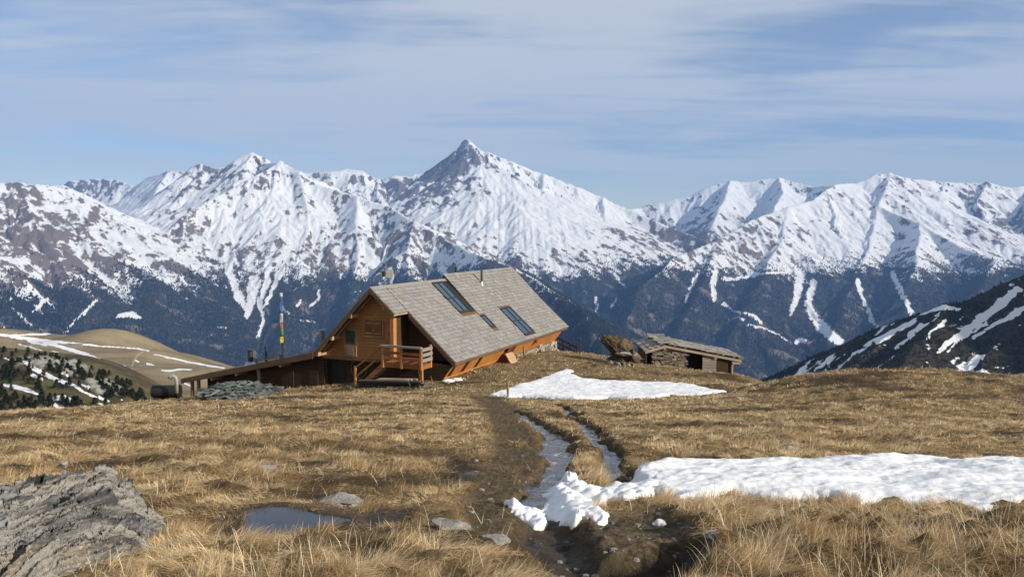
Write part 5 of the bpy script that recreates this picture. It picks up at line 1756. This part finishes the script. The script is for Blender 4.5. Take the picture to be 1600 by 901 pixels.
for (nm, col_), (z0, z1) in zip(flag_cols, zs):
    m_ = bpy.data.materials.get(nm) or plain(nm, col_, .85, var=.12)
    b = MB(); n_ = 7; wdt = .23 if nm != "white_cloth" or z1 < H_ - .5 else .23
    vv = []
    for i in range(n_):
        z_ = z0 + (z1 - z0) * i / (n_ - 1)
        for j in range(4):
            t = j / 3
            vv.append((-.10 + t * wdt, -.09 + .03 * math.sin(z_ * 5 + t * 4), z_))
    ff = []
    for i in range(n_ - 1):
        for j in range(3):
            ff.append((i * 4 + j, i * 4 + j + 1, (i + 1) * 4 + j + 1, (i + 1) * 4 + j))
    b._add(vv, ff); fo = b.build("flag", m_, pole, smooth=True)
    md_ = fo.modifiers.new("thick", 'SOLIDIFY'); md_.thickness = .01

# ------------------------------------------------------------------ mast with boxes and aerial on the ridge
mp = at(603, 440, ch(-5.6, 2.2, 0).y)
mast = tag(empty("aerial_mast", mp), "thin mast with a crossbar aerial and two grey boxes above the roof ridge", "mast")
b = MB(); b.tube([(0, 0, -.9), (0, 0, 1.35)], .025, 8); b.build("pole", M['grey'], mast)
b = MB(); b.beam((-.42, 0, 1.22), (.75, 0, 1.26), .03, .03)
for x_ in (-.38, -.2, .1, .3, .5, .7): b.beam((x_, -.12, 1.24), (x_, .12, 1.24), .015, .015)
b.build("aerial", M['flash'], mast)
b = MB(); b.box(-.27, -.06, -.12, .12, .34, .72); b.build("dark_box", M['roofmetal'], mast)
b = MB(); b.box(.02, .48, -.10, .10, .28, .80); b.build("grey_box", plain("pale_grey_box", (.30, .29, .27), .6), mast)

# ------------------------------------------------------------------ posts and lamp
def stake(px, py, hpx, r, label, mat, name="post", cat="post"):
    v = hit(px, py); h = hpx * v.y / FPX
    b = MB(); b.tube([(0, 0, -.3), (0, 0, h * .5), (.01, 0, h)], [r, r, r * .92], 9)
    o = b.build(name, mat, smooth=False); o.location = (v.x, v.y, gz(v.x, v.y)); o.rotation_euler = (R(2), R(-2), 0)
    return tag(o, label, cat)
stake(794, 623, 28, .065, "short wooden post at the left tip of the pointed snow patch", M['trim'])
stake(819, 562, 20, .09, "stubby wooden post in front of the chalet's stone base", M['trim'])
v = hit(906, 553); v.z = gz(v.x, v.y)
lamp = tag(empty("path_lamp", v), "small dark lamp post standing between the chalet and the boulder", "lamp post")
b = MB(); b.tube([(0, 0, -.2), (0, 0, 1.05)], .045, 10); b.build("pole", M['blackpipe'], lamp)
b = MB(); b.tube([(0, 0, 1.05), (0, 0, 1.10), (0, 0, 1.24), (0, 0, 1.26)], [.08, .12, .12, .15], 12); b.build("lamp_head", M['blackpipe'], lamp)

# ------------------------------------------------------------------ stone hut
HY = 60.0; k = HY / FPX
hp_ = Vector(((1085 - 800) * k, HY, -10.9))
hut = tag(empty("stone_hut", hp_), "low dry stone hut with a slab roof, half sunk behind the turf at right", "hut")
def hx(px): return (px - 1085) * k
def hz(py): return -(py - 362) * k + 10.9
pk = (hx(1042), hz(539)); le = (hx(1010), hz(548.5)); re = (hx(1162), hz(562))
b = MB()
b.slab((pk[0], 0, pk[1]), (pk[0], 4.2, pk[1]), (le[0], 4.2, le[1]), (le[0], 0, le[1]), .10)
b.slab((re[0], 0, re[1]), (re[0], 4.2, re[1]), (pk[0], 4.2, pk[1]), (pk[0], 0, pk[1]), .10)
hr_ = b.build("roof", M['fascia'], hut)
b = MB()
def fas(p, q_): b.hexa([(p[0], -.07, p[1] - .24), (q_[0], -.07, q_[1] - .24), (q_[0], -.005, q_[1] - .24), (p[0], -.005, p[1] - .24), (p[0], -.07, p[1] + .02), (q_[0], -.07, q_[1] + .02), (q_[0], -.005, q_[1] + .02), (p[0], -.005, p[1] + .02)])
fas(le, pk); fas(pk, re)
b.build("fascia", wood("pale_grey_board", (0.40, 0.335, 0.25), (0.29, 0.235, 0.17), 'X', 0), hr_)  # paler and warmer than the chalet's grey boards
b = MB()
for side, (p, q_) in enumerate(((pk, le), (pk, re))):
    ln = math.hypot(q_[0] - p[0], q_[1] - p[1]); dd = Vector((q_[0] - p[0], 0, q_[1] - p[1])) / ln; nn = dd.cross(Vector((0, 1, 0)))
    if nn.z < 0: nn = -nn
    s = ln
    while s > -.1:
        y = -.12
        while y < 4.2:
            w_ = .45 + .5 * rng.random(); l_ = .5 + .35 * rng.random(); th_ = .03 + .035 * rng.random()
            o_ = Vector((p[0], 0, p[1])) + dd * (s - l_) + nn * .0
            jit = rng.normal(0, .02)
            a0 = o_ + Vector((0, y, 0)) + nn * .0; a1 = a0 + dd * (l_ + .12); wv = Vector((0, w_ - .03, 0))
            up_ = nn * (.07 + jit); lo_ = nn * (.12 + abs(jit))
            c0 = np.array([.25, .225, .19]) * (.6 + .7 * rng.random())
            b.hexa([a1, a1 + wv, a0 + wv, a0, a1 + lo_ + nn * th_ * .5, a1 + wv + lo_, a0 + wv + up_, a0 + up_], tuple(c0))
            y += w_
        s -= .42
b.build("slabs", M['slate'], hr_)
b = MB()
for i in range(330):
    x_ = hx(1021) + rng.random() * (hx(1076) - hx(1021)); z_ = -.6 + rng.random() * 2.8
    lim = pk[1] + (x_ - pk[0]) * ((re[1] - pk[1]) / (re[0] - pk[0])) if x_ > pk[0] else pk[1] + (x_ - pk[0]) * ((le[1] - pk[1]) / (le[0] - pk[0]))
    if z_ > lim - .26: continue
    w_ = .10 + .17 * rng.random(); h_ = .04 + .06 * rng.random()
    b.box(x_ - w_, x_ + w_, .18 - .10 * rng.random(), .5, z_, z_ + h_ * 1.6, tuple(np.array([.24, .20, .15]) * (.35 + 1.0 * rng.random())))
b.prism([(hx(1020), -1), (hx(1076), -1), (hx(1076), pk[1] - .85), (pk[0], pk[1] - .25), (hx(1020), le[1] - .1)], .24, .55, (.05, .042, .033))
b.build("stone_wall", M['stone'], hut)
b = MB(); b.prism([(hx(1076), -1.2), (hx(1148), -1.2), (hx(1148), re[1] + .05), (hx(1076), pk[1] - .8)], 1.3, 1.42); b.build("opening_shade", M['dark'], hut)  # near-black sheet painted for the shade inside the opening
b = MB(); b.box(hx(1101), hx(1123), .10, .16, -.9, hz(557)); b.build("board_panel", wood("bleached_board", (0.31, 0.27, 0.23), (0.22, 0.19, 0.16), 'X', .22), hut)
b = MB(); b.prism([(hx(1124), -1.3), (hx(1147), -1.3), (hx(1147), hz(563)), (hx(1124), hz(559))], .14, .22); b.build("plank_wall", M['lower'], hut)
b = MB(); b.box(hx(1119), hx(1123.5), -.02, .10, hz(562), hz(558)); b.box(hx(1039), hx(1043), -.02, .10, hz(547), hz(543)); b.build("beam_end", M['rafter'], hut)
b = MB(); b.box(hx(1148), hx(1160), -.03, .06, hz(570), hz(567)); b.box(hx(1147), hx(1149), .0, .06, -1.3, hz(563)); b.build("corner_bracket", M['rafter'], hut)
b = MB(); b.box(hx(1012), hx(1014), .3, 4.1, -1, le[1] - .1); b.build("side_wall", M['lower'], hut)
b = MB(); b.box(hx(1020), hx(1148), 3.9, 4.1, -1.4, re[1] - .1); b.build("back_wall", M['lower'], hut)

# ------------------------------------------------------------------ far huts on the tan hill
def march(px, py, zf, y0, y1, n=2500):
    Ys = np.linspace(y0, y1, n); d = at(px, py, 1.0)
    k_ = np.nonzero(d.z * Ys <= zf(d.x * Ys, Ys))[0]
    i = k_[0] if len(k_) else n - 1
    return Vector((d.x * Ys[i], Ys[i], float(zf(np.array([d.x * Ys[i]]), np.array([Ys[i]]))[0])))
mfar = plain("far_stone", (.30, .27, .23), .9); mfr = plain("far_roof", (.19, .16, .15), .8)
def far_hut(px, py, w_, d_, h_, rz, label, roofcol=mfr):
    v = march(px, py, fh, 850, 1700)
    o = tag(empty("far_hut", v, rz), label, "hut")
    b = MB(); b.prism([(-w_ / 2, -2), (w_ / 2, -2), (w_ / 2, h_), (0, h_ + w_ * .22), (-w_ / 2, h_)], -d_ / 2, d_ / 2); b.build("wall", mfar, o)
    b = MB()
    b.slab((0, -d_ / 2 - .3, h_ + w_ * .22 + .15), (0, d_ / 2 + .3, h_ + w_ * .22 + .15), (-w_ / 2 - .5, d_ / 2 + .3, h_), (-w_ / 2 - .5, -d_ / 2 - .3, h_), .3)
    b.slab((w_ / 2 + .5, -d_ / 2 - .3, h_), (w_ / 2 + .5, d_ / 2 + .3, h_), (0, d_ / 2 + .3, h_ + w_ * .22 + .15), (0, -d_ / 2 - .3, h_ + w_ * .22 + .15), .3)
    b.build("roof", roofcol, o)
far_hut(195, 594, 7, 14, 2.6, R(80), "tiny far hut with a long grey roof below the snow strips")
far_hut(221, 598, 7, 9, 3.0, R(60), "tiny far hut with a dark roof and pale gable, right of the long hut")
far_hut(120, 540, 6, 18, 2.4, R(95), "tiny grey stone barn beside the upper snow strip on the tan hill")
far_hut(108, 539, 5, 7, 2.0, R(95), "tiny ruined hut left of the grey barn on the tan hill")

# ------------------------------------------------------------------ small pines on the hillside at the left
def pine_mesh(seed):
    r_ = np.random.default_rng(seed)
    b = MB(); b.tube([(0, 0, -.3), (0, 0, .5), (.05, 0, .95)], [.05, .035, .012], 5, (.10, .075, .05))
    nb = 260
    for i in range(nb):
        h = .10 + .88 * r_.random() ** .8
        rad = (.36 * (1 - h) ** .75 + .03) * (.75 + .5 * math.sin(seed * 3 + h * 17) ** 2) * (.45 + .65 * r_.random())
        a = r_.random() * 2 * PI
        p = Vector((math.cos(a) * rad, math.sin(a) * rad, h))
        d = Vector((math.cos(a), math.sin(a), .45 + .5 * r_.random())).normalized() * (.07 + .05 * r_.random())
        s = Vector((-math.sin(a), math.cos(a), r_.normal(0, .3))).normalized() * (.05 + .04 * r_.random())
        g = (.6 + .8 * r_.random())
        b._add([p - s - d * .3, p + s - d * .3, p + d], [(0, 1, 2)], (.026 * g, .040 * g, .018 * g))
    return b
mpn = tinted("pine_needles", .9, .3, 6.0, .1)
protos = []
for i in range(5):
    o = pine_mesh(200 + i).build("pine_tree", mpn); protos.append(o)
BANDS = [([(0, 548), (60, 554), (120, 566), (165, 584), (200, 602), (240, 623), (225, 634), (185, 622), (140, 602), (100, 587), (60, 577), (0, 572)], 120), ([(0, 605), (40, 613), (60, 626), (55, 644), (0, 644)], 45),
         ([(0, 575), (90, 590), (170, 625), (230, 640), (60, 640), (60, 615), (0, 600)], 60), ([(98, 626), (124, 630), (122, 642), (98, 642)], 7), ([(150, 592), (195, 604), (236, 626), (160, 622)], 45)]
n_p = 0
for poly, num in BANDS:
    xs_ = [p[0] for p in poly]; ys_ = [p[1] for p in poly]; made = 0; tries = 0
    while made < num and tries < 3000:
        tries += 1
        px, py = rng.uniform(min(xs_) - (25 if min(xs_) == 0 else 0), max(xs_)), rng.uniform(min(ys_), max(ys_))
        if not in_poly(np.array([max(px, 1.0)]), np.array([py]), poly)[0]: continue
        v = march(px, py, hillside_z, 180, 560, 900)
        if float(fbm(np.array([v.x / 16]), np.array([v.y / 16]), 2, 5)[0]) < -.22: continue
        base = protos[n_p % 5]
        o = base if n_p < 5 else base.copy()
        if n_p >= 5: COL.objects.link(o)
        h_ = rng.uniform(1.8, 4.3)
        o.location = v; o.scale = (h_ * 1.05, h_ * 1.05, h_); o.rotation_euler = (0, 0, rng.random() * 6)
        tag(o, "small dark pine growing on the scrubby hillside at left", "pine tree", "pines on the left hillside")
        n_p += 1; made += 1
print("pines", n_p)
# ================================================================== dead grass, matted and tufted
def blades(name, x, y, z, L, wd, az, tilt, droop, cols, mat, segs=3):
    """bent tapering blades as one mesh. az: direction they lean to; tilt from vertical at the root; droop adds tilt to the tip."""
    n = len(x)
    pts = [np.stack([x, y, z], -1)]
    for s in range(segs):
        tl = tilt + droop * (s + .3) / segs
        d = np.stack([np.cos(az) * np.sin(tl), np.sin(az) * np.sin(tl), np.cos(tl)], -1)
        pts.append(pts[-1] + d * (L / segs)[:, None])
    # across the blade: turned about its axis, mostly lying flat to the view
    ta = az + PI / 2 + rng.normal(0, .5, n)
    side = np.stack([np.cos(ta), np.sin(ta), rng.normal(0, .25, n)], -1)
    V = []
    prof = [1.0, .9, .6][:segs] if segs == 3 else [1.0, .7]
    for s in range(segs):
        w_ = (wd * prof[s] * .5)[:, None] * side
        V += [pts[s] - w_, pts[s] + w_]
    V.append(pts[-1])
    V = np.stack(V, 1)                       # n, 2*segs+1, 3
    nv = 2 * segs + 1
    base = (np.arange(n) * nv)[:, None]
    quads = np.concatenate([base + np.array([[2 * s, 2 * s + 1, 2 * s + 3, 2 * s + 2]]) for s in range(segs - 1)], 1)
    tri = base + np.array([[2 * segs - 2, 2 * segs - 1, 2 * segs]])
    flat = np.concatenate([quads, tri], 1).ravel()
    cnt = np.tile([4] * (segs - 1) + [3], n)
    me = np_mesh(name, V.reshape(-1, 3), flat, cnt)
    set_col(me, "tint", np.repeat(cols[:, None, :], nv, 1).reshape(-1, 3))
    return link_mesh(name, me, mat)


mgr, q = new_mat("dead_grass", 0.75, 0.15)
link(q, q.attr("tint", 0), 'Base Color')
tr_ = q.n('ShaderNodeBsdfTranslucent', {'Color': q.attr("tint", 0)})
mx = q.n('ShaderNodeMixShader', {0: .34})
q.t.links.new(q.b.outputs[0], mx.inputs[1]); q.t.links.new(tr_.outputs[0], mx.inputs[2]); q.t.links.new(mx.outputs[0], q.o.inputs[0])

STRAW = np.array([.70, .535, .305]); PALE = np.array([.82, .69, .47]); BROWN = np.array([.38, .24, .112]); RUST = np.array([.40, .235, .095]); DARK = np.array([.075, .050, .026]); OLIVE = np.array([.20, .19, .075])


def grass_keep(x, y, m):
    k = 1 - np.clip(np.maximum.reduce([m['stream'] * 1.4, m['gully'] * 1.2, m['puddle'] * 2, m['seep'] * .85]), 0, 1)
    k *= 1 - .90 * np.clip(m['mud'] * 1.3, 0, 1)
    k *= 1 - .55 * np.clip(m['trail'] * 1.25, 0, 1)
    k *= 1 - .75 * m['pnear'] * (y < PUDDLE_C.y + .1)
    k *= 1 - sstep(-.04, .05, m['snow'])
    k *= ~in_poly(x, y, OUT_POLY)
    a, w_ = chalet_uv(x, y)
    k *= ~((a > -.6) & (a < 19.6) & (w_ > .75) & (w_ < 9.8)) & ~((a > -.7) & (a < 9) & (w_ > 9) & (w_ < 19.7)) & ~((a > -3.4) & (a < 0) & (w_ > .4) & (w_ < 5.4))
    k *= ~((y > 60) & (y < 64.2) & (x > 10.3) & (x < 17))
    k *= ~in_poly(x, y, [(A_.x, A_.y), (B_.x, B_.y), (C_.x, C_.y), (D_s.x, D_s.y)])
    return k


def sow(n, y0, y1, power, u0=-.78, u1=.78, beyond=False):
    """sample ground positions, with density per square metre ~ Y**-power."""
    e = 2 - power
    t = rng.random(n)
    y = (y0 ** e + t * (y1 ** e - y0 ** e)) ** (1 / e) if abs(e) > 1e-6 else y0 * (y1 / y0) ** t
    if beyond:                                       # the meadow goes on outside the frame
        x = np.where(rng.random(n) < .5, -1, 1) * rng.uniform(.77, 1.9, n) * y
    else:
        x = rng.uniform(u0, u1, n) * y
    return x, y


def grow(name, n, y0, y1, power, wmin, wpix, Lbase, segs, label, beyond=False):
    x, y = sow(n, y0, y1, power, beyond=beyond)
    m = masks(x, y)
    kp = grass_keep(x, y, m)
    dk = dark_patch(x, y)
    # clumps: tufts gather round worley centres
    cell = .34
    dw, idv = worley(x / cell, y / cell, 77)
    dens = (.35 + .9 * np.clip(1 - dw * 1.2, 0, 1)) * (1 - .80 * sstep(.0, .42, dk))
    dens = dens * (1 - (.92 - .12 * sstep(10, 16, y)) * sstep(.10, .32, fbm(x / .55, y / .42, 3, 531) + .3 * fbm(x / 2.2, y / 1.6, 2, 532)))
    dens = dens * (1 - .6 * sstep(.15, .4, fbm(x / 2.6, y / 1.3, 4, 533)) * sstep(9, 14, y))
    sel = rng.random(n) < kp * dens
    x, y, dk, idv, dw = x[sel], y[sel], dk[sel], idv[sel], dw[sel]
    m = {k_: v[sel] for k_, v in m.items()}
    n = len(x)
    z = ground_z(x, y, m) - .012 + .045 * rng.random(n) ** 2 * (1 - np.clip(m['trail'] + m['mud'], 0, 1))
    tz = tall_zone(x, y)
    L = Lbase * (.55 + .75 * rng.random(n)) * (.55 + .90 * idv) * (1 + .42 * tz * sstep(-.25, .3, fbm(x / .6, y / .5, 2, 541)))
    L *= 1 - .45 * sstep(.1, .5, dk)
    L *= 1 - .55 * np.clip(m['trail'] + m['mud'] + m['pnear'], 0, 1)
    L *= 1 + .35 * tz * (rng.random(n) < .25)
    far = y > 14
    wd = np.maximum(wmin, wpix * y / 788.0) * (.6 + .8 * rng.random(n))
    # combed by snow and wind: a lean that turns slowly from place to place
    az = -1.1 + 3.4 * fbm(x / 1.3, y / 1.1, 3, 501) + 1.6 * fbm(x / .35, y / .35, 2, 502) + rng.normal(0, .42, n) + 3.6 * (idv - .5)
    lay = 1.16 + .55 * fbm(x / .8, y / .8, 2, 503) + .02 * tz - .55 * (rng.random(n) < .16)
    tilt = np.clip(lay + rng.normal(0, .26, n), .05, 1.50)
    droop = np.clip(.75 + rng.normal(0, .35, n), 0, 1.6) * (1 - tilt / 2.2)
    a = fbm(x / 2.4, y / 1.7, 4, 511); b = fbm(x / .8, y / .6, 3, 512)
    w1 = np.clip(.74 + .14 * sstep(10, 18, y) + 1.1 * a + .4 * b + rng.normal(0, .22, n), 0, 1)[:, None]
    c = BROWN * (1 - w1) + STRAW * w1
    w2 = (np.clip(b * 1.3 + .22 + rng.normal(0, .25, n), 0, 1) * .6)[:, None]
    c = c * (1 - w2) + PALE * w2
    w3 = (sstep(.12, .45, fbm(x / 1.3, y / 1.0, 3, 513) + rng.normal(0, .1, n)) * .8)[:, None]
    c = c * (1 - w3) + RUST * w3
    w4 = (sstep(.08, .5, dk + rng.normal(0, .12, n)) * .8)[:, None]
    c = c * (1 - w4) + (DARK * .6 + BROWN * .4) * w4
    w5 = (sstep(.25, .5, fbm(x / 1.9 + 9, y / 1.1, 3, 514) + rng.normal(0, .1, n)) * .40)[:, None]
    c = c * (1 - w5) + OLIVE * w5
    w6 = np.clip(m['trail'] * 1.1 + m['bank'] * .75 + m['seep'] * .8 + m['pnear'] * .25, 0, .9)[:, None]
    c = c * (1 - w6) + (DARK * .5 + BROWN * .5) * w6
    c = c * (.72 + .56 * rng.random((n, 1)))
    print(name, n)
    return tag(blades(name, x, y, z, L, wd, az, tilt, droop, c, mgr, segs), label, "grass", kind="stuff")


grow("grass", 620000, 4.3, 13, 1.6, .0035, .40, .125, 3, "matted dead straw coloured grass covering the near meadow")
grow("grass", 640000, 12, 36, 1.9, .006, .48, .12, 2, "dry golden grass covering the middle of the meadow")
grow("grass", 260000, 34, 78, 1.5, .012, .52, .16, 2, "dry grass on the far edge of the meadow round the chalet")
grow("grass", 330000, 1.6, 26, 1.5, .005, .6, .13, 2, "dead grass of the meadow running on to both sides", True)
# taller bleached stalks standing out of the tussocks
def stalks(n):
    x, y = sow(n, 4.4, 12, 1.4)
    m = masks(x, y); kp = grass_keep(x, y, m) * (.03 + .30 * tall_zone(x, y) + .16 * sstep(.15, .4, fbm(x / .7, y / .7, 2, 521)))
    s = rng.random(n) < kp
    x, y = x[s], y[s]; m = {k_: v[s] for k_, v in m.items()}; n = len(x)
    z = ground_z(x, y, m) - .01
    tz = tall_zone(x, y)
    c = (PALE * 1.05)[None] * (.7 + .5 * rng.random((n, 1)))
    print("stalks", n)
    tag(blades("grass_stalks", x, y, z, 
         .13 + .17 * rng.random(n) + .10 * tz * rng.random(n), np.full(n, .0042) * (.7 + .6 * rng.random(n)), rng.random(n) * 2 * PI, np.clip(rng.normal(.35, .25, n), .02, 1.2), np.clip(rng.normal(.6, .4, n), 0, 1.6), c, mgr, 3),
        "tall bleached grass stalks standing above the near tussocks", "grass", kind="stuff")
stalks(17000)

# pebbles trodden into the path
mm_pts = []
x, y = sow(4200, 4.6, 16, 1.4, -.1, .35)
m = masks(x, y); s = rng.random(len(x)) < .30 * np.clip(m['mud'] + .5 * m['trail'] + .3 * m['stream'], 0, 1) * (m['snow'] < 0)
x, y = x[s], y[s]; m = {k_: v[s] for k_, v in m.items()}
z = ground_z(x, y, m)
pb = MB()
for a, b, c in zip(x, y, z):
    r_ = .008 + .03 * rng.random() ** 3
    q_ = [(rng.uniform(.7, 1.3) * r_ * 1.3 * math.cos(t) , rng.uniform(.7, 1.3) * r_ * math.sin(t)) for t in (0.3, 1.4, 2.6, 3.7, 4.8, 5.8)]
    g_ = .07 + .20 * rng.random()
    n_ = len(q_)
    pb._add([(a + u, b + v, c - .01) for u, v in q_] + [(a + u * .7, b + v * .7, c + r_ * .7) for u, v in q_], [tuple(range(n_, 2 * n_))] + [(i, (i + 1) % n_, (i + 1) % n_ + n_, i + n_) for i in range(n_)], (g_, g_ * .95, g_ * .87))
tag(pb.build("gravel", M['stone']), "small stones and grit trodden into the muddy path", "gravel", kind="stuff")
# ================================================================== the air
hz = bpy.data.materials.new("air")
hz.use_nodes = True
ht = hz.node_tree
for n in list(ht.nodes):
    ht.nodes.remove(n)
vol = ht.nodes.new('ShaderNodeVolumePrincipled')
vol.inputs['Color'].default_value = (0.22, 0.46, 1.0, 1)
vol.inputs['Density'].default_value = HAZE_DENSITY
vol.inputs['Anisotropy'].default_value = 0.0
ho = ht.nodes.new('ShaderNodeOutputMaterial')
ht.links.new(vol.outputs[0], ho.inputs['Volume'])
bm = bmesh.new()
bmesh.ops.create_cube(bm, size=1.0)
me = bpy.data.meshes.new("haze")
bm.to_mesh(me); bm.free()
ho_ = link_mesh("haze", me, hz)
zlo, zhi = -1900.0, 2600.0
ho_.scale = (26000, 17000, zhi - zlo)
ho_.location = (0, 17000 / 2 - 700, (zlo + zhi) / 2)
ho_.display_type = 'WIRE'
tag(ho_, "thin blue air between the meadow and the far mountains", "haze", kind="stuff")
